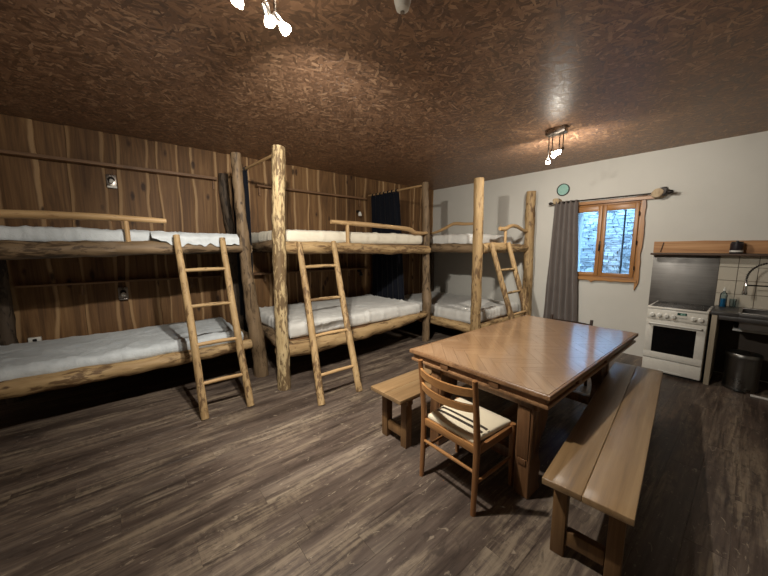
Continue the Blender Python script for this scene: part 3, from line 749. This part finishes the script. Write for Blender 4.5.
cr = thing('curtain_rod', 'dark iron curtain rod on wooden slice brackets above the window', 'curtain rod', (5.70, 1.56, 2.335))
MB().tube([(0, .76, .0), (0, -.70, .0)], .011, 12, .2).build('pole', M['dark_metal'], cr)
MB().lathe([(0, 0), (.012, .0), (.02, .015), (.026, .04), (.018, .065), (0, .075)], (0, -.695, 0), (0, -1, 0), 16).build('finial', M['dark_metal'], cr)
MB().lathe([(0, 0), (.012, .0), (.02, .015), (.024, .035), (.016, .055), (0, .062)], (0, .755, 0), (0, 1, 0), 16).build('finial', M['dark_metal'], cr)
b_ = MB().tube([(-.03, -.60, .0), (.05, -.603, .004), (.118, -.605, .0)], [.062, .064, .07], 18, .02, .22, 91, 14.0); b_.build('bracket', M['bark'], cr, 50)
b_ = MB().tube([(-.02, -.64, .012), (.06, -.645, .02), (.118, -.645, .03)], [.05, .055, .05], 14, .02, .35, 95, 16.0); b_.build('bracket_bark', M['dark_metal'], cr, 50)
b_ = MB().tube([(-.02, .70, .03), (.05, .70, .03), (.118, .70, .02)], [.05, .05, .055], 14, .02, .22, 99, 14.0); b_.build('bracket', M['bark'], cr, 50)
gc = thing('curtain', 'long taupe grey curtain gathered beside the window', 'curtain', (5.70, 2.1, .10))
def gfn(u, v):
    ya, yb = (2.285, 1.93); yc2, yd = (2.36, 1.80)
    y = (ya + (yb-ya)*u)*v + (yc2 + (yd-yc2)*u)*(1-v)
    d = .035*math.sin(u*5.0*2*PI + 1.0*math.sin(v*2.2))*(.75+.25*(1-v)) + .014*nz(u*7, v*2.5, 3.3)
    return V(d, y + .01*nz(u*5, v*4, 9) - 2.1, .10 + (2.355-.10)*v - .10)
MB().sheet(gfn, 90, 40, .005).build('cloth', M['grey_cloth'], gc, 60)
for k in range(6):
    u = (k+.5)/6; y = 2.285 + (1.93-2.285)*u - 2.1
    mb = MB(); ring = [(.020*math.cos(t), .004*math.sin(2*t), .020*math.sin(t)) for t in [2*PI*i/18 for i in range(19)]]
    mb.tube([V(p[0], y + p[1], 2.335-.10 + p[2]) for p in ring], .0035, 6); mb.build('eyelet', M['nickel'], gc)

wd = thing('wall_disc', 'round pale teal disc with a dark rim on the white wall over the curtain', 'wall disc', (X1-.001, 2.20, 2.555))
MB().lathe([(.086, 0), (.098, 0), (.098, .03), (.086, .03), (.086, 0)], (0, 0, 0), (-1, 0, 0), 36).build('rim', M['dark_metal'], wd)
MB().lathe([(0, 0), (.0865, 0), (.0865, .018), (0, .021)], (0, 0, 0), (-1, 0, 0), 36).build('face', M['teal'], wd)

# ------------------------------------------------------------------ dining table
TX0, TX1, TY0, TY1, TZ = 1.822, 3.892, .683, 1.809, .76
tb = thing('dining_table', 'large wooden dining table with a glossy parquet top', 'table', ((TX0+TX1)/2, (TY0+TY1)/2, 0)); to = tb.location
hx, hy = (TX1-TX0)/2, (TY1-TY0)/2
top = MB(); top.box(-hx, hx, -hy, hy, TZ-.03, TZ-.005, .004)
for (a, b, c, d) in ((-hx, hx, -hy, -hy+.018), (-hx, hx, hy-.018, hy), (-hx, -hx+.018, -hy+.018, hy-.018), (hx-.018, hx, -hy+.018, hy-.018)):
    top.box(a+.002, b-.002, c+.001, d-.001, TZ-.006, TZ, .002, 1)
top.build('table_top', M['table'], tb)
def clip(poly, x0, x1, y0, y1):
    for ax, val, sg in ((0, x0, 1), (0, x1, -1), (1, y0, 1), (1, y1, -1)):
        out = []
        for i in range(len(poly)):
            a, b = poly[i], poly[(i+1) % len(poly)]; ia, ib = (a[ax]-val)*sg >= 0, (b[ax]-val)*sg >= 0
            if ia: out.append(a)
            if ia != ib:
                t = (val-a[ax])/(b[ax]-a[ax]); out.append((a[0]+(b[0]-a[0])*t, a[1]+(b[1]-a[1])*t))
        poly = out
        if len(poly) < 3: return []
    return poly
ix, iy = hx-.019, hy-.019
bw_, bl_ = .085, .34; g = .0006
for i in range(-9, 10):
    for j in range(-14, 15):
        for kind in (0, 1):
            # herringbone at 45 degrees
            ux, uy = i*bl_*2*.5 + j*bw_, j*bw_ - i*bl_*2*.5*0
            px, py = i*(bl_) + j*bw_, -i*bl_ + j*bw_
            if kind == 0: q = [(px+g, py+g), (px+bl_-g, py+g), (px+bl_-g, py+bw_-g), (px+g, py+bw_-g)]
            else: q = [(px+bl_+g, py+bw_-bl_+g), (px+bl_+bw_-g, py+bw_-bl_+g), (px+bl_+bw_-g, py+bw_-g), (px+bl_+g, py+bw_-g)]
            c45 = math.sqrt(.5)
            P = clip([((x-y)*c45, (x+y)*c45) for x, y in q], -ix, ix, -iy, iy)
            P = [p for k2, p in enumerate(P) if (Vector(p)-Vector(P[k2-1])).length > 1e-4]
            if len(P) < 3: continue
            ar = abs(sum(P[k2-1][0]*P[k2][1]-P[k2][0]*P[k2-1][1] for k2 in range(len(P))))/2
            if ar < 2e-4: continue
            cx_, cy_ = sum(p[0] for p in P)/len(P), sum(p[1] for p in P)/len(P)
            ang = PI/4 if kind == 0 else -PI/4
            cc, ss = math.cos(-ang), math.sin(-ang)
            mb = MB().prism([((p[0]-cx_)*cc-(p[1]-cy_)*ss, (p[0]-cx_)*ss+(p[1]-cy_)*cc) for p in P], 2, TZ-.0055, TZ-.0002-.0001*((i+j) % 2))
            o = mb.build('parquet_block', M['parquet'], tb, 0); o.location = (cx_, cy_, 0); o.rotation_euler = (0, 0, ang)
# under the top: the draw leaves, with pull blocks, and a moulded lower frame
lf = MB(); lf.box(-hx+.028, hx-.028, -hy+.028, hy-.028, TZ-.072, TZ-.03, .002); lf.build('draw_leaf', M['table'], tb)
lo = MB(); lo.box(-hx+.012, hx-.012, -hy+.012, hy-.012, TZ-.094, TZ-.072, .006)
lo.build('lower_frame', M['table'], tb)
for sx, sy, ax in ((-1, -.26, 0), (-1, .26, 0), (1, -.26, 0), (1, .26, 0), (-.5, -1, 1), (.1, -1, 1), (-.5, 1, 1), (.1, 1, 1)):
    mb = MB()
    if ax == 0:
        x = sx*(hx-.022); mb.box(x-.014, x+.014, sy*hy*1.4-.035, sy*hy*1.4+.035, TZ-.072, TZ-.031, .004)
    else:
        y = sy*(hy-.022); mb.box(sx*hx-.035, sx*hx+.035, y-.014, y+.014, TZ-.072, TZ-.031, .004)
    mb.build('pull_block', M['table_leg'], tb)
ap = MB()
ap.box(-hx+.09, hx-.36, -hy+.09, -hy+.12, TZ-.16, TZ-.094, .003); ap.box(-hx+.09, hx-.36, hy-.12, hy-.09, TZ-.16, TZ-.094, .003)
ap.box(-hx+.09, -hx+.12, -hy+.12, hy-.12, TZ-.16, TZ-.094, .003); ap.box(hx-.39, hx-.36, -hy+.12, hy-.12, TZ-.16, TZ-.094, .003)
ap.build('apron', M['table'], tb)
# scroll-cut legs: the outline is in x,z
half = [(0, .655), (.20, .655), (.225, .60), (.235, .53), (.225, .46), (.19, .41), (.145, .37), (.12, .32), (.118, .27), (.135, .23), (.16, .20), (.165, .16), (.15, .12), (.14, .07), (.165, .03), (.165, 0), (0, 0), (-.005, .2), (.0, .4)]
for sx in (-1, 1):
    for sy in (-1, 1):
        x0 = (1.885-to.x) if sx < 0 else (3.46-to.x); y0 = sy*(hy-.165) if sy < 0 else hy-.235
        poly = [(x0 - sx*p[0], p[1]) for p in half]
        lg = MB().prism(poly, 1, y0-.05, y0+.05, .006).build('leg', M['table_leg'], tb, 40)
        for fy in (y0-.053, y0+.047):
            mb = MB(); xa, xb = sorted((x0 - sx*.018, x0 - sx*.100))
            mb.box(xa, xb, fy, fy+.006, .27, .60, .003); mb.box(xa+.012, xb-.012, fy-.002, fy+.008, .285, .585, .002); mb.build('leg_panel', M['table_leg'], lg)
        xa = x0 + sx*.004
        mb = MB(); mb.box(xa-.004, xa+.004, y0-.036, y0+.036, .27, .61, .003); mb.box(xa-.008, xa+.008, y0-.026, y0+.026, .225, .265, .003); mb.build('leg_panel', M['table_leg'], lg)
st_ = MB(); st_.box(2.0-to.x, 3.34-to.x, -.05, .05, .14, .20, .006); st_.build('stretcher', M['table_leg'], tb)
for x in (2.03-to.x, 3.32-to.x):
    MB().box(x-.035, x+.035, -hy+.21, hy-.28, .13, .21, .006).build('cross_stretcher', M['table_leg'], tb)

# ------------------------------------------------------------------ benches
def bench(label, loc, rz, L, Wd, H, seed):
    t = thing('bench', label, 'bench', loc, rz, 'wooden benches'); r = rnd(seed)
    hw = Wd/2
    for (a, b) in ((-hw, -.0006 + .01), (.0006 + .01, hw)):
        mb = MB().rbox(-L/2, L/2, a, b, H-.034, H, .0035, 26, 2, 1, lambda p, n_: p + n_*.0025*nz(p.x*3+seed, p.y*8, p.z*9))
        mb.build('seat_plank', M['bench'], t, 50)
    for sx in (-1, 1):
        for sy in (-1, 1):
            x = sx*(L/2-.13); y = sy*(hw-.065)
            MB().box(x-.032, x+.032, y-.032, y+.032, 0, H-.034, .004).build('leg', M['bench_leg'], t)
        x = sx*(L/2-.13)
        MB().box(x-.022, x+.022, -hw+.10, hw-.10, .07, .15, .004).build('end_stretcher', M['bench_leg'], t)
        MB().box(x-.03, x+.03, -hw+.02, hw-.02, H-.085, H-.034, .004).build('batten', M['bench_leg'], t)
    return t
ba = .106; cl, cw = 2.233/2, .367/2
bench('long worn pine bench between the dining table and the white cooker', (1.582 + cl*math.cos(ba) - cw*math.sin(ba), .225 + cl*math.sin(ba) + cw*math.cos(ba), 0), ba, 2.233, .367, .46, 1)
bench('pine bench on the bunk side of the dining table beside the striped chair', (1.555 + .95, 1.825, 0), 0.01, 1.9, .36, .45, 2)

# ------------------------------------------------------------------ chairs
def chair(label, loc, rz, H, ms, striped):
    """faces +x; origin at the floor below the seat centre"""
    mz, my, mx = ms; t = thing('dining_chair', label, 'chair', loc, rz)
    for s in (-1, 1):
        y = s*.215
        MB().tube([(-.205, y, 0), (-.195, y, .22), (-.19, y, .44), (-.205, y, .62), (-.235, y, H)], [.016, .019, .021, .019, .016], 12, .05).build('back_post', mz, t, 50)
        MB().tube([(.205, s*.225, 0), (.20, s*.225, .2), (.195, s*.222, .445)], [.015, .019, .021], 12, .05).build('leg', mz, t, 50)
        MB().box(-.18, .19, s*.218-.011, s*.218+.011, .385, .435, .004).build('seat_rail', mx, t)
        MB().tube([(-.195, s*.216, .20), (0, s*.219, .205), (.2, s*.224, .21)], [.009, .011, .009], 10, .05).build('stretcher', mx, t)
    MB().box(-.20, -.178, -.2, .2, .385, .435, .004).build('seat_rail', my, t)
    MB().box(.185, .207, -.21, .21, .385, .435, .004).build('seat_rail', my, t)
    MB().tube([(-.196, -.215, .27), (-.196, 0, .27), (-.196, .215, .27)], [.009, .012, .009], 10, .05).build('stretcher', my, t)
    def slat(zc, hh, name, bow):
        def fn(u, v):
            y = -.215 + .43*u; k = 1-(2*u-1)**2
            zt = zc + (v-.5)*hh*(1 + .10*k) - .006*k
            lean = -.205 - .03*max(0, (zc - .62)/(H-.62))
            return V(lean - bow*(k**.8) - .004*(v-.5), y, zt)
        MB().sheet(fn, 24, 4, .014).build(name, my, t, 50)
    slat(H-.075, .046, 'back_slat', .062); slat(H-.175, .044, 'back_slat', .058)
    def cfn(p, n_):
        q = p.copy(); k = max(0, 1-(p.x/.2)**4)*max(0, 1-(p.y/.23)**4)
        if n_.z > 0: q.z += .016*k
        q.y *= 1 + .06*(p.x/.2); return q
    cu = MB().rbox(-.185, .20, -.202, .202, .43, .462, .014, 12, 12, 2, cfn).build('cushion', M['cushion'] if striped else mz, t, 60)
    if striped:
        for xa, xb in ((-.105, -.080), (-.052, -.030)):
            def sfn(u, v):
                x = xa + (xb-xa)*u; y = -.199 + .398*v
                k = max(0, 1-(x/.2)**4)*max(0, 1-(y/.23)**4); e = max(0, abs(y)-.188)/.014
                return V(x, y*(1+.06*x/.2), .462 + .016*k + .0012 - .014*(1-math.sqrt(max(0, 1-e*e))))
            MB().sheet(sfn, 2, 24, .001).build('stripe', M['stripe'], cu, 60)
    return t
chair('beech dining chair with a cream cushion bearing dark stripes', (1.735, 1.17, 0), -.03, .855, (M['chair'], M['chair_y'], M['chair_x']), True)
chair('dark low-backed wooden chair at the table end towards the grey curtain', (3.88, 1.37, 0), PI, .775, (M['dark_chair'],)*3, False)

# ------------------------------------------------------------------ kitchen
cx0, cx1, cy0, cy1 = 5.165, 5.765, .293, .845
ck = thing('cooker', 'white freestanding electric cooker with a glass hob', 'cooker', ((cx0+cx1)/2, (cy0+cy1)/2, 0)); co = ck.location
hw = (cy1-cy0)/2; xf = cx0-co.x; xb = cx1-co.x
MB().box(xf+.02, xb, -hw, hw, .03, .835, .006).build('body', M['enamel'], ck)
MB().box(xf+.05, xb-.02, -hw+.03, hw-.03, 0, .03).build('plinth', M['black'], ck)
hb = MB().box(xf-.005, xb, -hw-.002, hw+.002, .835, .862, .009).build('hob', M['enamel'], ck)
MB().box(xf+.03, xb-.03, -hw+.022, hw-.022, .858, .8645, .002).build('hob_glass', M['ceramic'], hb)
for (x, y, r_) in ((-.13, -.13, .09), (-.13, .13, .07), (.12, -.13, .07), (.12, .13, .09)):
    MB().lathe([(r_, 0), (r_, .0006), (r_-.004, .0006), (r_-.004, 0)], (x, y, .8643), (0, 0, 1), 32).build('cooking_zone', M['nickel'], hb)
cp = MB().box(xf, xf+.03, -hw+.003, hw-.003, .705, .832, .006).build('control_panel', M['enamel'], ck)
for y in (.79, .722, .655, .588, .412, .348):
    yl = y-co.y
    kn = MB().lathe([(0, 0), (.029, 0), (.029, .006), (.023, .010), (.021, .034), (.016, .038), (0, .038)], (xf, yl, .758), (-1, 0, 0), 20).build('knob', M['enamel_hi'], cp)
    MB().box(xf-.042, xf-.012, yl-.004, yl+.004, .742, .778, .002).build('grip', M['enamel'], kn)
dsp = MB().box(xf-.003, xf+.004, .515-co.y-.042, .515-co.y+.042, .785, .815, .002).build('display', M['display'], cp)
dg = MB()
def seg7(y, z, ch):
    S = {'1': 'bc', '2': 'abged', '8': 'abcdefg', '0': 'abcdef'}[ch]; w_, h_ = .009, .018; t_ = .0026
    for s in S:
        if s in 'agd': zz_ = z + {'a': h_/2, 'g': 0, 'd': -h_/2}[s]; dg.box(xf-.0042, xf-.003, y-w_/2, y+w_/2, zz_-t_/2, zz_+t_/2)
        else:
            yy_ = y + (-w_/2 if s in 'bc' else w_/2); z2 = z + (h_/4 if s in 'bf' else -h_/4); dg.box(xf-.0042, xf-.003, yy_-t_/2, yy_+t_/2, z2-h_/4, z2+h_/4)
for i, ch in enumerate('1820'): seg7(.515-co.y + .016 - i*.013, .8, ch)
dg.build('digits', M['digit'], dsp)
for i in range(8): MB().cyl((xf-.004, .515-co.y+.045-i*.0125, .752), (xf, .515-co.y+.045-i*.0125, .752), .004, n=8).build('button', M['nickel'], cp)
od = MB(); ya, yb, za, zb = -hw+.004, hw-.004, .205, .695
wy0, wy1, wz0, wz1 = .375-co.y, .768-co.y, .285, .618
for (a, b, c, d) in ((ya, yb, za, wz0), (ya, yb, wz1, zb), (ya, wy0, wz0, wz1), (wy1, yb, wz0, wz1)): od.box(xf-.008, xf+.022, a, b, c, d, .002)
odo = od.build('oven_door', M['enamel'], ck)
MB().box(xf, xf+.018, wy0, wy1, wz0, wz1).build('oven_glass', M['black_glass'], odo)
hd = MB().tube([(xf-.005, wy0-.045, .652), (xf-.045, wy0-.04, .655), (xf-.045, wy1+.04, .655), (xf-.005, wy1+.045, .652)], .011, 10).build('handle', M['enamel_hi'], odo, 50)
MB().box(xf-.004, xf+.022, -hw+.004, hw-.004, .035, .195, .005).build('drawer', M['enamel'], ck)
MB().box(xf-.0055, xf+.0, -.11, .11, .05, .062, .002).build('drawer_grip', M['enamel_hi'], ck)

sp = thing('splashback', 'dull brushed steel splashback sheet behind the cooker', 'splashback', (5.81, .62, .78))
MB().box(-.004, .009, -.325, .325, 0, .718, .002).build('sheet', M['panel'], sp)
for y in (-.3, .3):
    for z in (.05, .68): MB().cyl((-.007, y, z), (-.003, y, z), .006, n=10).build('screw', M['chrome'], sp)
# tiles behind the sink: parts of the wall
tg = MB().box(5.805, X1-.0005, -1.5, .292, .875, 1.515).build('tile_grout', M['grout'], wall_right, 0)
TSY, TSZ = .1625, .165
tm = MB().box(-.006, .0, -TSY/2+.003, TSY/2-.003, -TSZ/2+.003, TSZ/2-.003, .0015, 1).mesh('tile', M['tile'], 0)
for i in range(11):
    for j in range(4):
        yc_ = .132 + TSY/2 - i*TSY; zc_ = 1.36 + TSZ/2 - j*TSZ
        if zc_ < .9: continue
        o = bpy.data.objects.new('tile', tm); C.objects.link(o); o.parent = wall_right; o.location = (5.8055, yc_, zc_)
# kitchen shelf
ks = thing('kitchen_shelf', 'pine board shelf with dark lip above the cooker and tiles', 'shelf', (5.81, -.25, 1.50))
yy = [-1.25 + 2.45*i/30 for i in range(31)]
bk = live_strip(.008, .03, [(y, .03) for y in yy], [(y, .185 + .008*nz(y*2.3, 2)+.004*nz(y*8, 4)) for y in yy]); bk.build('back_board', M['shelf_y'], ks, 50)
MB().box(-.165, .008, -1.25, 1.205, 0, .026, .004).build('shelf_board', M['shelf_dark'], ks)
MB().box(-.034, -.023, 1.105, 1.115, .04, .17, .002, rot=Matrix.Rotation(.18, 3, 'X')).build('notch_peg', M['shelf_dark'], ks)
tn = thing('tin', 'dark tin with a pale band standing on the kitchen shelf', 'tin', (5.72, .165, 1.526))
MB().lathe([(0, 0), (.056, 0), (.058, .004), (.058, .12), (.052, .128), (0, .128)], n=28).build('body', M['brown_tin'], tn)
MB().lathe([(.0585, .02), (.0590, .022), (.0590, .038), (.0585, .04)], n=28).build('band', M['white_board'], tn)
MB().lathe([(0, .128), (.05, .128), (.05, .142), (.012, .146), (.012, .156), (0, .158)], n=24).build('lid', M['black'], tn)
# counter
kc = thing('sink_unit', 'dark sink worktop on pale side board next to the cooker', 'sink unit', (5.5, -.5, 0)); ko = kc.location
L_ = lambda x0, x1, y0, y1, z0, z1, b=.003: MB().box(x0-ko.x, x1-ko.x, y0-ko.y, y1-ko.y, z0, z1, b)
L_(5.175, 5.80, .222, .268, 0, .838).build('side_board', M['board'], kc)
L_(5.175, 5.80, -1.45, -1.40, 0, .838).build('side_board', M['board'], kc)
wt = MB()
for (a, b, c, d) in ((5.17, 5.80, .06, .283), (5.17, 5.80, -1.46, -.55), (5.17, 5.26, -.55, .06), (5.68, 5.80, -.55, .06)):
    wt.box(a-ko.x, b-ko.x, c-ko.y, d-ko.y, .838, .876, .002)
wt.build('worktop', M['counter'], kc)
sk_ = MB()
for (a, b, c, d) in ((5.245, 5.275, -.565, .075), (5.665, 5.695, -.565, .075), (5.275, 5.665, .045, .075), (5.275, 5.665, -.565, -.535)):
    sk_.box(a-ko.x, b-ko.x, c-ko.y, d-ko.y, .874, .882, .002)
for (a, b, c, d, e, f_) in ((5.262, 5.268, -.55, .06, .70, .878), (5.672, 5.678, -.55, .06, .70, .878), (5.262, 5.678, .054, .06, .70, .878), (5.262, 5.678, -.55, -.544, .70, .878), (5.262, 5.678, -.55, .06, .694, .70)):
    sk_.box(a-ko.x, b-ko.x, c-ko.y, d-ko.y, e, f_)
sk_.build('sink', M['steel'], kc)
L_(5.40, 5.784, -1.40, .10, .645, .668).build('under_shelf', M['white_board'], kc)
L_(5.175, 5.195, -1.40, .215, .79, .838).build('front_rail', M['counter'], kc)
L_(5.13, 5.16, -1.4, -.10, 0, .018).build('floor_strip', M['white_board'], kc)
L_(5.785, 5.80, -1.40, .222, .02, .836).build('back_panel', M['back'], kc)  # added dark sheet, stands in for the shade below the worktop
# bin
bn = thing('bin', 'brushed steel round bin with a lid under the sink', 'bin', (5.335, -.015, 0))
MB().lathe([(0, 0), (.138, 0), (.142, .006), (.142, .03), (.138, .032), (.138, .36), (.14, .362), (.14, .375), (0, .375)], n=40).build('body', M['steel_z'], bn)
MB().lathe([(.0, .375), (.142, .375), (.146, .38), (.146, .408), (.138, .42), (.06, .436), (0, .44)], n=40).build('lid', M['steel_z'], bn)
MB().box(-.185, -.12, -.045, .045, .012, .022, .003).build('pedal', M['black'], bn)
# tap
tp = thing('tap', 'chrome spring-neck tap arching over the sink', 'tap', (5.60, -.33, .882))
MB().lathe([(0, 0), (.03, 0), (.03, .008), (.02, .014), (.018, .30), (0, .30)], n=20).build('column', M['chrome'], tp)
arc = [V(0, 0, .30)] + [V(-.05*(1-math.cos(a))/2*1.0, .19*(1-math.cos(a)), .36 + .19*math.sin(a)) for a in [PI*k/14 for k in range(15)]] + [V(-.05, .38, .32)]
tb_ = MB().tube(arc, .008, 10, .02); tb_.build('hose', M['dark_metal'], tp)
spg = []
for i in range(15*14+1):
    t_ = i/(15*14)*(len(arc)-1); a = min(int(t_), len(arc)-2); p = arc[a].lerp(arc[a+1], t_-a); d = (arc[a+1]-arc[a]).normalized()
    u = d.cross(V(1, 0, 0)).normalized(); w2 = d.cross(u); th = i*2*PI/6; spg.append(p + (u*math.cos(th) + w2*math.sin(th))*.0135)
MB().tube(spg, .0028, 5).build('spring', M['chrome'], tp)
MB().lathe([(0, 0), (.020, 0), (.024, .012), (.018, .06), (.014, .14), (.010, .15), (0, .15)], (-.05, .38, .175), (0, 0, 1), 18).build('spray_head', M['chrome'], tp)
MB().tube([(0, 0, .285), (-.05, .365, .285)], .008, 8).build('holder_arm', M['dark_metal'], tp)
MB().tube([(-.02, 0, .10), (-.09, -.01, .13)], .007, 8).build('lever', M['chrome'], tp)
# bottles on the worktop
bo = thing('soap_bottle', 'clear bottle half full of blue washing-up liquid', 'bottle', (5.66, .215, .876))
MB().lathe([(0, 0), (.030, 0), (.033, .004), (.033, .15), (.024, .175), (.012, .185), (.012, .20), (.0105, .20), (.0105, .184), (.022, .174), (.031, .15), (.031, .004), (0, .003)], n=24).build('bottle_body', M['bottle'], bo)
MB().lathe([(0, .004), (.0305, .004), (.0305, .105), (0, .105)], n=24).build('liquid', M['soap'], bo)
MB().lathe([(0, .20), (.013, .20), (.013, .222), (.006, .226), (.005, .245), (0, .246)], n=16).build('cap', M['enamel_hi'], bo)
b2 = thing('glass_jar', 'small clear glass beside the blue washing-up bottle', 'glass', (5.73, .135, .876))
MB().lathe([(0, 0), (.026, 0), (.032, .10), (.030, .10), (.0245, .005), (0, .005)], n=24).build('jar_body', M['bottle'], b2)

# ------------------------------------------------------------------ ceiling fixtures
def spot_lamp(label, loc, rz, heads, half=.13):
    t = thing('ceiling_spotlight', label, 'ceiling light', loc, rz, 'ceiling spotlights')
    MB().box(-.05, .05, -half, half, -.065, 0, .005).build('canopy', M['nickel'], t)
    inv = Matrix.Rotation(-rz, 3, 'Z')
    for i, ((x, y, dz), (aim, watt, cone)) in enumerate(heads):
        d = inv @ Vector(aim).normalized(); e = V(x, y, -.05-dz)
        MB().tube([(x, y, -.048), (x, y, -.05-dz)], .006, 10).build('stem', M['nickel'], t)
        hd_ = MB(); hd_.lathe([(0, -.012), (.014, -.010), (.017, 0), (.017, .035), (.012, .04), (0, .04)], e, d, 18)
        ho = hd_.build('lamp_head', M['nickel'], t)
        MB().lathe([(.0, .038), (.013, .038), (.024, .062), (.026, .074), (.02, .081), (0, .084)], e, d, 20).build('bulb', M['bulb'], ho)
        ld = bpy.data.lights.new('bulb_light', 'SPOT'); ld.energy = watt; ld.color = LAMP_COL; ld.spot_size = math.radians(cone); ld.spot_blend = .55; ld.shadow_soft_size = .028
        lo_ = bpy.data.objects.new('bulb_light', ld); C.objects.link(lo_); lo_.parent = t; lo_.location = e + d*.10
        lo_.rotation_euler = d.to_track_quat('-Z', 'Y').to_euler()
    ld = bpy.data.lights.new('bulb_spill', 'POINT'); ld.energy = 1.5; ld.color = LAMP_COL; ld.shadow_soft_size = .05
    lo_ = bpy.data.objects.new('bulb_spill', ld); C.objects.link(lo_); lo_.parent = t; lo_.location = (0, 0, -.34)
    return t
HP = [(.02, .085, .26), (-.02, .03, .19), (.02, -.03, .20), (-.02, -.085, .19)]
spot_lamp('ceiling spotlight with four lit bulbs on stems near the grey curtain', (3.90, 1.59, ZC), 0, list(zip(HP, LAMP_B)), .105)
spot_lamp('ceiling spotlight with four lit bulbs near the small white ceiling sensor', (.585, 1.56, ZC), -PI/2, list(zip([(.02, -.065, .16), (.0, .035, .18), (-.01, .085, .20), (.04, .15, .05)], LAMP_A)), .18)
sn = thing('ceiling_sensor', 'small white rounded sensor fixed to the board ceiling', 'sensor', (1.30, 1.37, ZC))
MB().lathe([(0, 0), (.046, 0), (.046, -.008), (.040, -.03), (.034, -.05), (.02, -.06), (0, -.062)], n=28).build('housing', M['enamel_hi'], sn)
MB().lathe([(0, -.061), (.012, -.061), (.012, -.067), (0, -.068)], n=16).build('lens', M['nickel'], sn)
print('planks', npl, 'objects', len(bpy.data.objects))
